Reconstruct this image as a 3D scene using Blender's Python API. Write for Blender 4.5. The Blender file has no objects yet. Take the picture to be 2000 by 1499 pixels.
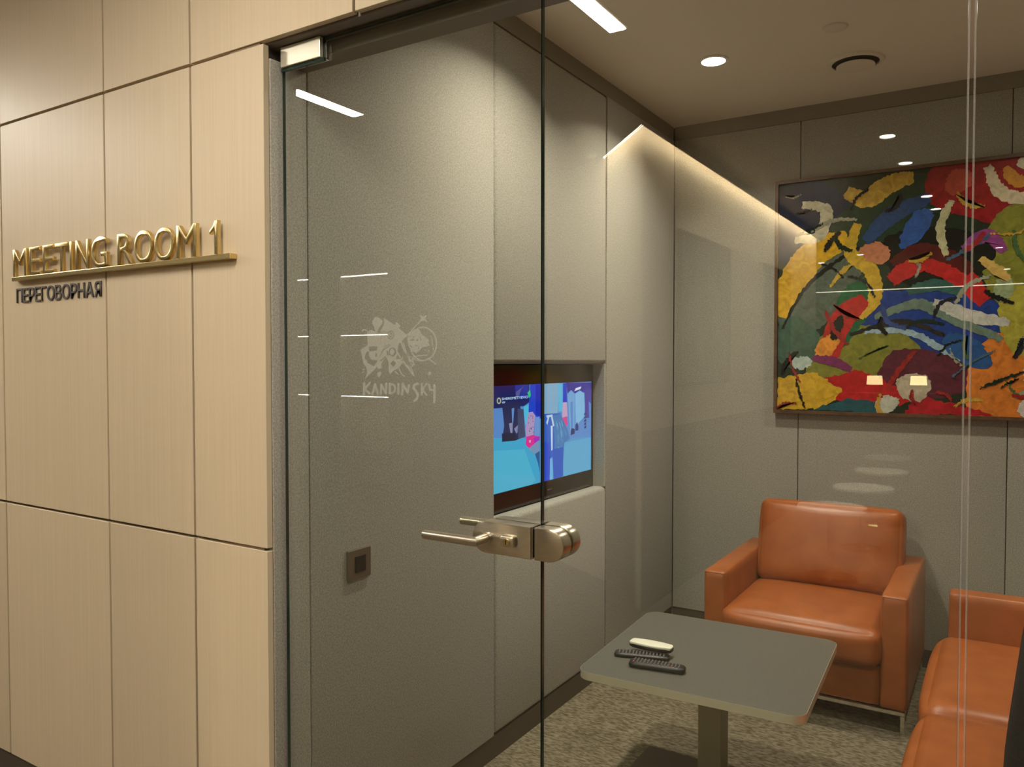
import bpy, bmesh, math, random
import numpy as np
from mathutils import Vector, Matrix

random.seed(4)
SC = bpy.context.scene
COL = SC.collection
R = math.radians

# ------------------------------------------------------------------ camera
FPX = 1538.0
YAW, PITCH = R(32.1), math.atan(42 / FPX)
CAM = Vector((0, 0, 1.5))
cd = bpy.data.cameras.new('camera')
cd.sensor_fit = 'HORIZONTAL'
cd.sensor_width = 36.0
cd.lens = FPX / 2000 * 36.0
cd.clip_start = 0.02
cam = bpy.data.objects.new('camera', cd)
cam.location = CAM
cam.rotation_euler = (R(90) - PITCH, 0, YAW)
COL.objects.link(cam)
SC.camera = cam

# ------------------------------------------------------------------ world and exposure
w = bpy.data.worlds.new('world')
SC.world = w
w.use_nodes = True
w.node_tree.nodes['Background'].inputs['Color'].default_value = (0.02, 0.018, 0.015, 1)
SC.view_settings.view_transform = 'Standard'
SC.view_settings.look = 'None'
SC.view_settings.gamma = 1.0
SC.view_settings.use_curve_mapping = False
SC.view_settings.exposure = 0.7

# strengths of the lamps, including some added ones
BAR_E = 92.0          # linear ceiling lamps of the corridor, mirrored and added
COR_DOWN_W = 9.0     # corridor downlights
COVE_E = 190.0         # strip in the corridor cove
ROOM_DOWN_W = 6.6    # meeting room downlights
WARM = (1.0, 0.83, 0.60)
NEUTRAL = (1.0, 0.91, 0.77)

# ------------------------------------------------------------------ measures (metres)
X0 = -1.615           # room's left wall
X1 = 0.68             # room's right wall
YB = 4.333            # back wall
YW = 1.384            # face of the wood wall
YG = 1.439            # front face of the glass
YI = 1.530            # inner face of the front wall
ZC = 2.834            # room ceiling
ZK = 2.900            # corridor ceiling
ZL = 2.316            # soffit above the door
TG = 0.010            # glass thickness

# ------------------------------------------------------------------ helpers
_F = Vector((-math.sin(YAW) * math.cos(PITCH), math.cos(YAW) * math.cos(PITCH), -math.sin(PITCH)))
_R = Vector((math.cos(YAW), math.sin(YAW), 0))
_U = _R.cross(_F)


def ray(x, y):
    return _F + _R * ((x - 1000) / FPX) - _U * ((y - 749.5) / FPX)


def on_y(x, y, Y):
    d = ray(x, y)
    return CAM + d * (Y / d.y)


def on_x(x, y, X):
    d = ray(x, y)
    return CAM + d * (X / d.x)


WORLD = {}


def tag(o, label=None, cat=None, group=None, kind=None):
    if label: o['label'] = label
    if cat: o['category'] = cat
    if group: o['group'] = group
    if kind: o['kind'] = kind
    return o


def empty(name, loc, label=None, cat=None, group=None, kind=None, parent=None):
    o = bpy.data.objects.new(name, None)
    o.empty_display_size = 0.1
    COL.objects.link(o)
    loc = Vector(loc)
    o.location = loc
    if parent:
        o.parent = parent
        o.location = loc - WORLD[parent]
    WORLD[o] = loc
    return tag(o, label, cat, group, kind)


def obj(name, bm, mats, parent=None, smooth=False, angle=None, kind=None, label=None):
    """Link a bmesh given in world coordinates as one mesh object."""
    bm.verts.ensure_lookup_table()
    bmesh.ops.recalc_face_normals(bm, faces=bm.faces[:]) if not getattr(obj, 'keep', False) else None
    lo = Vector((min(v.co.x for v in bm.verts), min(v.co.y for v in bm.verts), min(v.co.z for v in bm.verts)))
    hi = Vector((max(v.co.x for v in bm.verts), max(v.co.y for v in bm.verts), max(v.co.z for v in bm.verts)))
    c = Vector(((lo.x + hi.x) / 2, (lo.y + hi.y) / 2, lo.z))
    bmesh.ops.translate(bm, verts=bm.verts[:], vec=-c)
    me = bpy.data.meshes.new(name)
    bm.to_mesh(me)
    bm.free()
    if not isinstance(mats, (list, tuple)):
        mats = [mats]
    for m in mats:
        me.materials.append(m)
    if smooth:
        me.polygons.foreach_set('use_smooth', [True] * len(me.polygons))
        if angle:
            me.set_sharp_from_angle(angle=R(angle))
    o = bpy.data.objects.new(name, me)
    COL.objects.link(o)
    o.location = c
    if parent:
        o.parent = parent
        o.location = c - WORLD[parent]
    WORLD[o] = c
    return tag(o, label, None, None, kind)


def struct(name, bm, mats, **k):
    o = obj(name, bm, mats, **k)
    o['kind'] = 'structure'
    return o


def box(bm, x0, x1, y0, y1, z0, z1, r=0, seg=2):
    m = Matrix.Translation(((x0 + x1) / 2, (y0 + y1) / 2, (z0 + z1) / 2)) @ Matrix.Diagonal((x1 - x0, y1 - y0, z1 - z0, 1))
    g = bmesh.ops.create_cube(bm, size=1, matrix=m)
    if r:
        es = list({e for v in g['verts'] for e in v.link_edges})
        bmesh.ops.bevel(bm, geom=es, offset=r, segments=seg, profile=0.5, affect='EDGES', clamp_overlap=True)
    return g


def B(*a, **k):
    bm = bmesh.new()
    box(bm, *a, **k)
    return bm


def cyl(bm, p, q, r0, r1=None, n=24, caps=True):
    p, q = Vector(p), Vector(q)
    d = q - p
    m = Matrix.Translation((p + q) / 2) @ d.to_track_quat('Z', 'Y').to_matrix().to_4x4()
    return bmesh.ops.create_cone(bm, cap_ends=caps, segments=n, radius1=r0, radius2=r0 if r1 is None else r1,
                                 depth=d.length, matrix=m)


def C_(*a, **k):
    bm = bmesh.new()
    cyl(bm, *a, **k)
    return bm


def lathe(bm, c, prof, n=32):
    c = Vector(c)
    rings = []
    for r, z in prof:
        if r < 1e-6:
            rings.append([bm.verts.new(c + Vector((0, 0, z)))])
        else:
            rings.append([bm.verts.new(c + Vector((r * math.cos(2 * math.pi * i / n), r * math.sin(2 * math.pi * i / n), z))) for i in range(n)])
    for a, b in zip(rings, rings[1:]):
        for i in range(n):
            j = (i + 1) % n
            if len(a) == 1 and len(b) == 1: continue
            if len(a) == 1: bm.faces.new((a[0], b[i], b[j]))
            elif len(b) == 1: bm.faces.new((a[i], a[j], b[0]))
            else: bm.faces.new((a[i], a[j], b[j], b[i]))


def cushion(x0, x1, y0, y1, z0, z1, r=0.04, puff=(0, 0, 0), n=14):
    """Soft rounded block: box grid pushed onto a rounded box, faces puffed outward."""
    bm = bmesh.new()
    bmesh.ops.create_cube(bm, size=2)
    bmesh.ops.subdivide_edges(bm, edges=bm.edges[:], cuts=n, use_grid_fill=True)
    h = Vector(((x1 - x0) / 2, (y1 - y0) / 2, (z1 - z0) / 2))
    c = Vector(((x1 + x0) / 2, (y1 + y0) / 2, (z1 + z0) / 2))
    for v in bm.verts:
        u = v.co.copy()
        # denser samples near the edges
        s = Vector([math.sin(t * math.pi / 2) if abs(t) < 1 else t for t in u])
        p = Vector([s[i] * h[i] for i in range(3)])
        q = Vector([max(-h[i] + r, min(h[i] - r, p[i])) for i in range(3)])
        d = p - q
        if d.length > 1e-9:
            p = q + d.normalized() * r
        pf = [0, 0, 0]
        for i in range(3):
            a, b = (i + 1) % 3, (i + 2) % 3
            k = (1 - s[a] ** 4) * (1 - s[b] ** 4)
            pf[i] = s[i] * puff[i] * max(0, k)
        v.co = c + p + Vector(pf)
    return bm


def polyface(bm, pts, lay=None, col=None, mat=0):
    f = bm.faces.new([bm.verts.new(p) for p in pts])
    f.material_index = mat
    if lay is not None:
        for l in f.loops:
            l[lay] = (*col, 1)
    return f


def glyph(ch, depth):
    """Mesh of one character; text plane XY, extruded along Z."""
    cu = bpy.data.curves.new('glyph', 'FONT')
    cu.body = ch
    cu.extrude = depth / 2
    cu.resolution_u = 6
    o = bpy.data.objects.new('glyph', cu)
    COL.objects.link(o)
    bpy.context.view_layer.update()
    me = bpy.data.meshes.new_from_object(o.evaluated_get(bpy.context.evaluated_depsgraph_get()))
    bpy.data.objects.remove(o)
    bm = bmesh.new()
    bm.from_mesh(me)
    bpy.data.meshes.remove(me)
    bpy.data.curves.remove(cu)
    return bm


def bb(bm):
    xs = [v.co.x for v in bm.verts]
    ys = [v.co.y for v in bm.verts]
    return min(xs), max(xs), min(ys), max(ys)


def srgb(r, g, b):
    f = lambda c: (c / 255 / 12.92) if c / 255 <= 0.04045 else ((c / 255 + 0.055) / 1.055) ** 2.4
    return (f(r), f(g), f(b))


# ------------------------------------------------------------------ materials
def mat(name, color, rough=0.5, metal=0.0, spec=0.5, emit=None, estr=0, coat=0):
    m = bpy.data.materials.new(name)
    m.use_nodes = True
    b = m.node_tree.nodes['Principled BSDF']
    b.inputs['Base Color'].default_value = (*color, 1)
    b.inputs['Roughness'].default_value = rough
    b.inputs['Metallic'].default_value = metal
    b.inputs['Specular IOR Level'].default_value = spec
    b.inputs['Coat Weight'].default_value = coat
    if emit:
        b.inputs['Emission Color'].default_value = (*emit, 1)
        b.inputs['Emission Strength'].default_value = estr
    return m


def N(m, t, **k):
    n = m.node_tree.nodes.new(t)
    for a, v in k.items():
        if a in n.inputs.keys() if hasattr(n.inputs, 'keys') else False:
            n.inputs[a].default_value = v
        else:
            setattr(n, a, v)
    return n


def noise_mat(name, c0, c1, scale=(1, 1, 1), nscale=10, detail=6, lo=0.35, hi=0.65, rough=0.6, bump=0.0,
              bscale=None, spec=0.5, dist=0.001, coat=0.0, sheen=0.0, vary=0.0):
    """Two-tone noise with fine relief, in object coordinates."""
    m = mat(name, c0, rough, spec=spec, coat=coat)
    L = m.node_tree.links
    b = m.node_tree.nodes['Principled BSDF']
    b.inputs['Sheen Weight'].default_value = sheen
    tc = N(m, 'ShaderNodeTexCoord')
    mp = N(m, 'ShaderNodeMapping')
    mp.inputs['Scale'].default_value = scale
    L.new(tc.outputs['Object'], mp.inputs['Vector'])
    nz = N(m, 'ShaderNodeTexNoise')
    nz.inputs['Scale'].default_value = nscale
    nz.inputs['Detail'].default_value = detail
    L.new(mp.outputs['Vector'], nz.inputs['Vector'])
    cr = N(m, 'ShaderNodeValToRGB')
    cr.color_ramp.elements[0].position = lo
    cr.color_ramp.elements[1].position = hi
    cr.color_ramp.elements[0].color = (*c0, 1)
    cr.color_ramp.elements[1].color = (*c1, 1)
    L.new(nz.outputs['Fac'], cr.inputs['Fac'])
    out = cr.outputs['Color']
    if vary:
        oi = N(m, 'ShaderNodeObjectInfo')
        mr = N(m, 'ShaderNodeMapRange')
        mr.inputs['To Min'].default_value = 1 - vary
        mr.inputs['To Max'].default_value = 1 + vary
        L.new(oi.outputs['Random'], mr.inputs['Value'])
        mx = N(m, 'ShaderNodeMix', data_type='RGBA', blend_type='MULTIPLY')
        mx.inputs['Factor'].default_value = 1
        L.new(out, mx.inputs[6])
        L.new(mr.outputs['Result'], mx.inputs[7])
        out = mx.outputs[2]
        av = N(m, 'ShaderNodeVectorMath', operation='ADD')
        ml = N(m, 'ShaderNodeMath', operation='MULTIPLY')
        ml.inputs[1].default_value = 7.0
        L.new(oi.outputs['Random'], ml.inputs[0])
        L.new(tc.outputs['Object'], av.inputs[0])
        L.new(ml.outputs[0], av.inputs[1])
        L.new(av.outputs[0], mp.inputs['Vector'])
    L.new(out, b.inputs['Base Color'])
    if bump:
        n2 = N(m, 'ShaderNodeTexNoise')
        n2.inputs['Scale'].default_value = bscale or nscale * 4
        n2.inputs['Detail'].default_value = 3
        L.new(mp.outputs['Vector'] if bscale is None else tc.outputs['Object'], n2.inputs['Vector'])
        bp = N(m, 'ShaderNodeBump')
        bp.inputs['Strength'].default_value = bump
        bp.inputs['Distance'].default_value = dist
        L.new(n2.outputs['Fac'], bp.inputs['Height'])
        L.new(bp.outputs['Normal'], b.inputs['Normal'])
    return m


def emission(name, color, s):
    m = bpy.data.materials.new(name)
    m.use_nodes = True
    nt = m.node_tree
    nt.nodes.remove(nt.nodes['Principled BSDF'])
    e = nt.nodes.new('ShaderNodeEmission')
    e.inputs['Color'].default_value = (*color, 1)
    e.inputs['Strength'].default_value = s
    nt.links.new(e.outputs[0], nt.nodes['Material Output'].inputs[0])
    return m


def glass_mat(name, tint=(0.955, 0.975, 0.95), f0=0.045):
    """Clear pane: straight transmission plus mirror reflection by Schlick's law on each face."""
    m = bpy.data.materials.new(name)
    m.use_nodes = True
    nt = m.node_tree
    nt.nodes.remove(nt.nodes['Principled BSDF'])
    L = nt.links
    tr = N(m, 'ShaderNodeBsdfTransparent')
    tr.inputs['Color'].default_value = (*tint, 1)
    gl = N(m, 'ShaderNodeBsdfGlossy')
    gl.inputs['Roughness'].default_value = 0.0
    gl.inputs['Color'].default_value = (1, 1, 1, 1)
    lw = N(m, 'ShaderNodeLayerWeight')
    lw.inputs['Blend'].default_value = 0.5
    pw = N(m, 'ShaderNodeMath', operation='POWER')
    pw.inputs[1].default_value = 5
    mr = N(m, 'ShaderNodeMapRange')
    mr.inputs['To Min'].default_value = f0
    mr.inputs['To Max'].default_value = 1.0
    mx = N(m, 'ShaderNodeMixShader')
    L.new(lw.outputs['Facing'], pw.inputs[0])
    L.new(pw.outputs[0], mr.inputs['Value'])
    L.new(mr.outputs[0], mx.inputs['Fac'])
    L.new(tr.outputs[0], mx.inputs[1])
    L.new(gl.outputs[0], mx.inputs[2])
    L.new(mx.outputs[0], nt.nodes['Material Output'].inputs[0])
    return m


def film_mat(name, color, alpha):
    m = bpy.data.materials.new(name)
    m.use_nodes = True
    nt = m.node_tree
    nt.nodes.remove(nt.nodes['Principled BSDF'])
    tr = N(m, 'ShaderNodeBsdfTransparent')
    df = N(m, 'ShaderNodeBsdfDiffuse')
    df.inputs['Color'].default_value = (*color, 1)
    mx = N(m, 'ShaderNodeMixShader')
    mx.inputs['Fac'].default_value = alpha
    nt.links.new(tr.outputs[0], mx.inputs[1])
    nt.links.new(df.outputs[0], mx.inputs[2])
    nt.links.new(mx.outputs[0], nt.nodes['Material Output'].inputs[0])
    return m


def attr_mat(name, emit=0.0, rough=0.3, bump=0.0):
    m = mat(name, (0, 0, 0), rough)
    L = m.node_tree.links
    b = m.node_tree.nodes['Principled BSDF']
    at = N(m, 'ShaderNodeVertexColor', layer_name='Col')
    if emit:
        L.new(at.outputs['Color'], b.inputs['Emission Color'])
        b.inputs['Emission Strength'].default_value = emit
        b.inputs['Base Color'].default_value = (0.01, 0.01, 0.01, 1)
    else:
        tc = N(m, 'ShaderNodeTexCoord')
        nz = N(m, 'ShaderNodeTexNoise')
        nz.inputs['Scale'].default_value = 26
        nz.inputs['Detail'].default_value = 5
        nz.inputs['Distortion'].default_value = 1.2
        L.new(tc.outputs['Object'], nz.inputs['Vector'])
        mr = N(m, 'ShaderNodeMapRange')
        mr.inputs['From Min'].default_value = 0.3
        mr.inputs['From Max'].default_value = 0.7
        mr.inputs['To Min'].default_value = 0.72
        mr.inputs['To Max'].default_value = 1.2
        L.new(nz.outputs['Fac'], mr.inputs['Value'])
        mx = N(m, 'ShaderNodeMix', data_type='RGBA', blend_type='MULTIPLY')
        mx.inputs['Factor'].default_value = 1
        L.new(at.outputs['Color'], mx.inputs[6])
        L.new(mr.outputs[0], mx.inputs[7])
        L.new(mx.outputs[2], b.inputs['Base Color'])
    return m


M = {}
M['wood'] = noise_mat('pale_oak_veneer', (0.585, 0.48, 0.327), (0.64, 0.53, 0.367), scale=(95, 95, 1.3), nscale=1.8, detail=9,
                      lo=0.25, hi=0.75, rough=0.42, bump=0.06, spec=0.35, vary=0.05)
M['groove'] = mat('brown_groove', (0.22, 0.15, 0.085), 0.7)
M['felt'] = noise_mat('grey_wool_felt', (0.275, 0.26, 0.22), (0.465, 0.437, 0.372), nscale=210, detail=3, lo=0.3, hi=0.7,
                      rough=0.95, bump=0.25, bscale=420, spec=0.1, sheen=0.2)
M['felt_shaded'] = noise_mat('shaded_felt_trim', (0.25, 0.22, 0.175), (0.31, 0.275, 0.225), nscale=330, detail=3, rough=0.95, spec=0.1)  # wall felt in a browner, darker tone: recess shade put into the colour
M['backing'] = mat('dark_backing_board', (0.14, 0.125, 0.10), 0.9)
M['lintel'] = mat('brown_lintel_paint', (0.16, 0.13, 0.105), 0.6)
M['skirting'] = mat('dark_brown_skirting', (0.075, 0.055, 0.04), 0.55)
M['plaster'] = mat('ceiling_plaster', (0.80, 0.74, 0.63), 0.9, spec=0.2)
M['carpet'] = noise_mat('mottled_carpet', (0.12, 0.098, 0.06), (0.30, 0.255, 0.18), scale=(1, 2.6, 1), nscale=44, detail=8, lo=0.36, hi=0.66,
                        rough=1.0, bump=0.6, bscale=300, spec=0.05, dist=0.004)
M['cor_floor'] = noise_mat('corridor_carpet', (0.09, 0.07, 0.045), (0.14, 0.11, 0.07), nscale=60, detail=5, rough=0.95, spec=0.1)
M['cor_wall'] = mat('corridor_wall', (0.26, 0.225, 0.175), 0.8)
M['cor_ceiling'] = mat('corridor_ceiling', (0.42, 0.36, 0.28), 0.9, spec=0.1)
M['cream'] = mat('cream_wall_paint', (0.70, 0.62, 0.48), 0.85, spec=0.2)
M['dado'] = mat('dado_panel', (0.12, 0.09, 0.06), 0.6)
M['glass'] = glass_mat('clear_glass')
M['glass_edge'] = mat('green_glass_edge', (0.012, 0.03, 0.022), 0.08, spec=0.7)
M['silicone'] = mat('clear_silicone_edge', (0.42, 0.40, 0.34), 0.25, spec=0.6)
M['sealant'] = film_mat('clear_sealant', (0.55, 0.52, 0.44), 0.28)
M['film'] = film_mat('frosted_film', (0.62, 0.62, 0.55), 0.30)
M['nickel'] = noise_mat('brushed_nickel', (0.60, 0.54, 0.43), (0.70, 0.64, 0.53), scale=(1, 1, 40), nscale=40, rough=0.28, spec=0.5)
M['nickel'].node_tree.nodes['Principled BSDF'].inputs['Metallic'].default_value = 1
M['nickel_dark'] = mat('dark_keyway_metal', (0.05, 0.045, 0.035), 0.4, metal=1)
M['chrome'] = mat('polished_chrome', (0.75, 0.73, 0.70), 0.09, metal=1)
M['satin'] = mat('satin_metal_band', (0.80, 0.76, 0.62), 0.34, metal=0.65)
M['brass'] = mat('polished_brass', (0.74, 0.58, 0.27), 0.27, metal=1)
M['print'] = mat('dark_lettering', (0.075, 0.065, 0.06), 0.5)
M['leather'] = noise_mat('tan_leather', (0.31, 0.080, 0.016), (0.385, 0.106, 0.023), nscale=9, detail=4, rough=0.37, bump=0.12,
                         bscale=160, spec=0.45, dist=0.001)
M['stitch'] = mat('leather_piping', (0.28, 0.08, 0.02), 0.5)
M['tabletop'] = noise_mat('grey_laminate', (0.105, 0.10, 0.083), (0.12, 0.114, 0.095), nscale=120, detail=3, rough=0.42, spec=0.4)
M['post'] = mat('brushed_table_post', (0.30, 0.27, 0.19), 0.42, metal=0.9)
M['black'] = mat('black_plastic', (0.012, 0.011, 0.011), 0.4)
M['gloss_black'] = mat('gloss_black_bezel', (0.016, 0.011, 0.011), 0.12)
M['button'] = mat('grey_rubber_buttons', (0.10, 0.097, 0.09), 0.6)
M['red_button'] = mat('red_button', (0.5, 0.05, 0.05), 0.5)
M['white_plastic'] = mat('cream_white_plastic', (0.82, 0.79, 0.66), 0.35)
M['nylon'] = noise_mat('black_nylon', (0.010, 0.010, 0.011), (0.018, 0.018, 0.019), nscale=200, rough=0.85, bump=0.3, spec=0.2)
M['switch'] = mat('bronze_switch_frame', (0.20, 0.165, 0.125), 0.4, metal=0.6)
M['frame_wood'] = noise_mat('brown_frame_wood', (0.085, 0.042, 0.02), (0.13, 0.065, 0.03), scale=(1, 1, 1), nscale=30, rough=0.4)
M['paint'] = attr_mat('oil_paint', rough=0.22)
M['screen'] = attr_mat('lit_screen', emit=0.6, rough=0.1)
M['lamp_bar'] = emission('linear_lamp_diffuser', (1.0, 0.92, 0.80), BAR_E)
M['lamp_disc'] = emission('downlight_lens', (1.0, 0.93, 0.82), 22)
M['lamp_disc_cor'] = emission('corridor_downlight_lens', (1.0, 0.95, 0.88), 26)
M['cove'] = emission('cove_strip', (1.0, 0.89, 0.69), COVE_E)
M['shelf_led'] = emission('shelf_strip', (1.0, 0.95, 0.85), 16)
M['edge_led'] = emission('bar_edge_strip', (1.0, 0.92, 0.72), 4.5)
M['lampshade'] = emission('lit_lampshade', (1.0, 0.82, 0.38), 6)
M['vent'] = mat('vent_plastic', (0.74, 0.68, 0.57), 0.6)
M['dark_slot'] = mat('vent_slot', (0.03, 0.026, 0.02), 0.9)
M['stone'] = mat('pale_stone_top', (0.40, 0.38, 0.33), 0.45)
M['shelf'] = mat('shelf_board', (0.30, 0.25, 0.19), 0.6)


def area(name, loc, size, power, color, parent, rot=(0, 0, 0), shape='DISK', spread=180, size_y=None):
    ld = bpy.data.lights.new(name, 'AREA')
    ld.shape = shape
    ld.size = size
    if size_y: ld.size_y = size_y
    ld.energy = power
    ld.color = color
    ld.spread = R(spread)
    o = bpy.data.objects.new(name, ld)
    COL.objects.link(o)
    o.parent = parent
    o.location = Vector(loc) - WORLD[parent]
    o.rotation_euler = rot
    return o


# ================================================================== SETTING: meeting room shell
# floor and ceiling of the room
struct('floor', B(X0 - 0.2, X1 + 0.12, YW, YB + 0.12, -0.06, 0.0), M['carpet'])
struct('ceiling', B(X0 - 0.12, X1 + 0.12, YI, YB + 0.12, ZC, ZC + 0.12), M['plaster'])

# left wall: backing with a niche, padded felt panels in front of it
NZ0, NZ1, NY0, NY1 = 0.905, 1.492, 2.450, 3.405
bm = bmesh.new()
box(bm, X0 - 0.135, X0 - 0.02, YI - 0.14, NY0, 0, ZC)
box(bm, X0 - 0.135, X0 - 0.02, NY1 + 0.02, YB + 0.1, 0, ZC)
box(bm, X0 - 0.135, X0 - 0.02, NY0, NY1 + 0.02, 0, NZ0 - 0.02)
box(bm, X0 - 0.135, X0 - 0.02, NY0, NY1 + 0.02, NZ1 + 0.02, ZC)
box(bm, X0 - 0.24, X0 - 0.135, NY0 - 0.1, NY1 + 0.1, NZ0 - 0.1, NZ1 + 0.1)
wl = struct('wall_left', bm, M['backing'])
ZT = 2.757
G = 0.0015


def felt_panel(parent, a, r=0.004, seg=3):
    return obj('fabric_panel', B(*a, r=r, seg=seg), M['felt'], parent, smooth=True, angle=40)


felt_panel(wl, (X0 - 0.02, X0, YW + 0.019, YI - G, 0.0, 2.283))                     # jamb beside the door
felt_panel(wl, (X0 - 0.02, X0, YI + G, NY0 - G, 0.088, ZT))
felt_panel(wl, (X0 - 0.075, X0, NY0 + G, NY1 + 0.02 - G, 0.088, NZ0), r=0.02)          # below the niche
felt_panel(wl, (X0 - 0.075, X0, NY0 + G, NY1 + 0.02 - G, NZ1, ZT), r=0.02)             # above the niche
felt_panel(wl, (X0 - 0.02, X0, NY1 + 0.02 + G, YB - 0.021, 0.088, ZT))
bm = B(X0 - 0.135, X0 - 0.004, NY1, NY1 + 0.019, NZ0, NZ1)
obj('niche_cheek', bm, M['felt'], wl)
bm = B(X0 - 0.135, X0 - 0.02, NY0 - 0.02, NY0 - 0.001, NZ0, NZ1)
obj('niche_cheek', bm, M['felt'], wl)
bb_ = struct('baseboard_left', B(X0 - 0.019, X0 - 0.004, YI + 0.002, YB - 0.021, 0, 0.086), M['skirting'])
tr = struct('trim_1', B(X0 - 0.019, X0 - 0.006, YI + 0.002, YB - 0.021, ZT + 0.002, ZC), M['felt_shaded'])

# back wall
wb = struct('wall_back', B(X0 - 0.02, X1 + 0.12, YB + 0.001, YB + 0.1, 0, ZC), M['backing'])
xs = [X0 + 0.001, -0.925, 0.010, X1 - 0.001]
for a, b in zip(xs, xs[1:]):
    felt_panel(wb, (a + G, b - G, YB - 0.02, YB, 0.088, ZT))
struct('baseboard_back', B(X0 + 0.001, X1 - 0.001, YB - 0.015, YB - 0.001, 0, 0.086), M['skirting'])
struct('trim_2', B(X0 + 0.001, X1 - 0.001, YB - 0.014, YB - 0.001, ZT + 0.002, ZC), M['felt_shaded'])

# right wall
wr = struct('wall_right', B(X1 + 0.021, X1 + 0.12, YI, YB, 0, ZC), M['backing'])
ys = [YI + 0.002, 2.5, 3.43, YB - 0.022]
for a, b in zip(ys, ys[1:]):
    felt_panel(wr, (X1, X1 + 0.02, a + G, b - G, 0.088, ZT))
struct('baseboard_right', B(X1 + 0.004, X1 + 0.019, YI + 0.002, YB - 0.022, 0, 0.086), M['skirting'])
struct('trim_3', B(X1 + 0.006, X1 + 0.019, YI + 0.002, YB - 0.022, ZT + 0.002, ZC), M['felt_shaded'])

# front wall: core, lintel, wood panels
bm = bmesh.new()
box(bm, -9.0, X0 - 0.14, YW + 0.019, YI, 0, ZK)
box(bm, X0 - 0.14, X0 - 0.021, YW + 0.019, YI - 0.141, 0, ZK)
box(bm, X1 + 0.021, 4.0, YW + 0.019, YI, 0, ZK)
wf = struct('wall_front', bm, M['groove'])
bm = bmesh.new()
box(bm, X0 - 0.14, X1 + 0.021, YW + 0.019, YG + 0.03, ZL, ZK)
box(bm, X0 - 0.14, X1 + 0.021, YG + 0.03, YI, 2.283, ZK)
struct('trim_4', bm, M['lintel'])['label'] = 'dark brown lintel above the glass door'
PG = 0.0042
rows = [(0.118, 1.011), (1.011, 2.317), (2.317, ZK)]
cols = [-6.2, -5.1, -4.4, -3.7, -2.958, -2.331, -1.915, X0 - 0.003]
for ri, (z0, z1) in enumerate(rows):
    cc = cols if ri < 2 else cols[:-1] + [-1.306, -0.66, 0.02, 0.70, 1.4]
    for a, b in zip(cc, cc[1:]):
        ra = a + PG
        rb = b - (PG if b != X0 - 0.003 else 0)
        obj('wood_panel', B(ra, rb, YW, YW + 0.018, z0 + (PG if ri else 0), z1 - PG, r=0.0008, seg=1), M['wood'], wf)
for a, b in ((X1 + 0.021, 1.4), (1.4, 2.2)):
    for z0, z1 in rows[:2]:
        obj('wood_panel', B(a + PG, b - PG, YW, YW + 0.018, z0 + PG, z1 - PG, r=0.0008, seg=1), M['wood'], wf)
struct('baseboard_front', B(-9.0, X0 - 0.022, YW + 0.004, YW + 0.018, 0, 0.115), M['skirting'])

# ================================================================== SETTING: corridor in front (seen in the glass)
struct('floor_corridor', B(-9.2, 4.1, -12.2, YW, -0.06, 0), M['cor_floor'])
struct('ceiling_corridor', B(-9.2, 4.1, -12.2, YI, ZK, ZK + 0.1), M['cor_ceiling'])
struct('wall_corridor_back', B(-9.2, 4.1, -12.2, -12.1, 0, ZK), M['cor_wall'])
struct('wall_corridor_left', B(-9.2, -9.1, -12.1, YI, 0, ZK), M['cor_wall'])
struct('wall_corridor_right', B(4.0, 4.1, -12.1, YI, 0, ZK), M['cor_wall'])
# chamfered cream wall with a lit cove
CW = -1.842
foot = [(CW, -1.51), (CW, -6.55), (-3.0, -6.55), (-3.0, -2.4), (-2.277, -1.98)]


def prism(bm, pts, z0, z1):
    lo = [bm.verts.new((x, y, z0)) for x, y in pts]
    hi = [bm.verts.new((x, y, z1)) for x, y in pts]
    n = len(pts)
    bm.faces.new(lo[::-1])
    bm.faces.new(hi)
    for i in range(n):
        bm.faces.new((lo[i], lo[(i + 1) % n], hi[(i + 1) % n], hi[i]))


bm = bmesh.new()
prism(bm, foot, 0, ZK)
wc = struct('wall_corridor_cove', bm, M['cream'])
bm = bmesh.new()
prism(bm, [(CW + 0.015, -1.50), (CW + 0.015, -6.55), (CW + 0.001, -6.55), (CW + 0.001, -1.51), (-2.277, -1.98), (-2.29, -1.966)], 0.0, 1.08)
obj('dado_panel', bm, M['dado'], wc)
# the cove: strip tucked behind a lip along the ceiling, turning the slanted corner
nrm = Vector((-0.734, 0.679))
pA, pE, pC = Vector((CW, -1.51)), Vector((CW, -6.5)), Vector((-2.277, -1.98))


def along(d0, d1, cut=0.0):
    """Outline of a band that keeps distances d0..d1 from the two wall faces."""
    mit = lambda d: pA + (Vector((1, 0)) + nrm) * (d / (1 + nrm.x))
    q = [pE + Vector((d1, 0)), mit(d1), pC + nrm * d1, pC + nrm * d0, mit(d0), pE + Vector((d0, 0))]
    return [(v.x, v.y) for v in q]


cl = empty('cove_light', (CW + 0.09, -4.0, 2.839), 'warm cove strip along the top of the cream corridor wall', 'light')
bm = bmesh.new(); prism(bm, along(0.080, 0.092), 2.839, 2.899)
obj('lip', bm, M['cor_ceiling'], cl)
bm = bmesh.new(); prism(bm, along(0.045, 0.068), 2.868, 2.882)
obj('strip', bm, M['cove'], cl)

# ================================================================== LAMPS
def linear_lamp(x, y0, y1, label):
    t = empty('linear_ceiling_lamp', (x, (y0 + y1) / 2, ZK - 0.012), label, 'light', 'linear lamps in the corridor ceiling')
    obj('housing', B(x - 0.045, x + 0.045, y0 - 0.008, y1 + 0.008, ZK - 0.012, ZK - 0.0005), M['vent'], t)
    obj('diffuser', B(x - 0.037, x + 0.037, y0, y1, ZK - 0.016, ZK - 0.0122), M['lamp_bar'], t)


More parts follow.
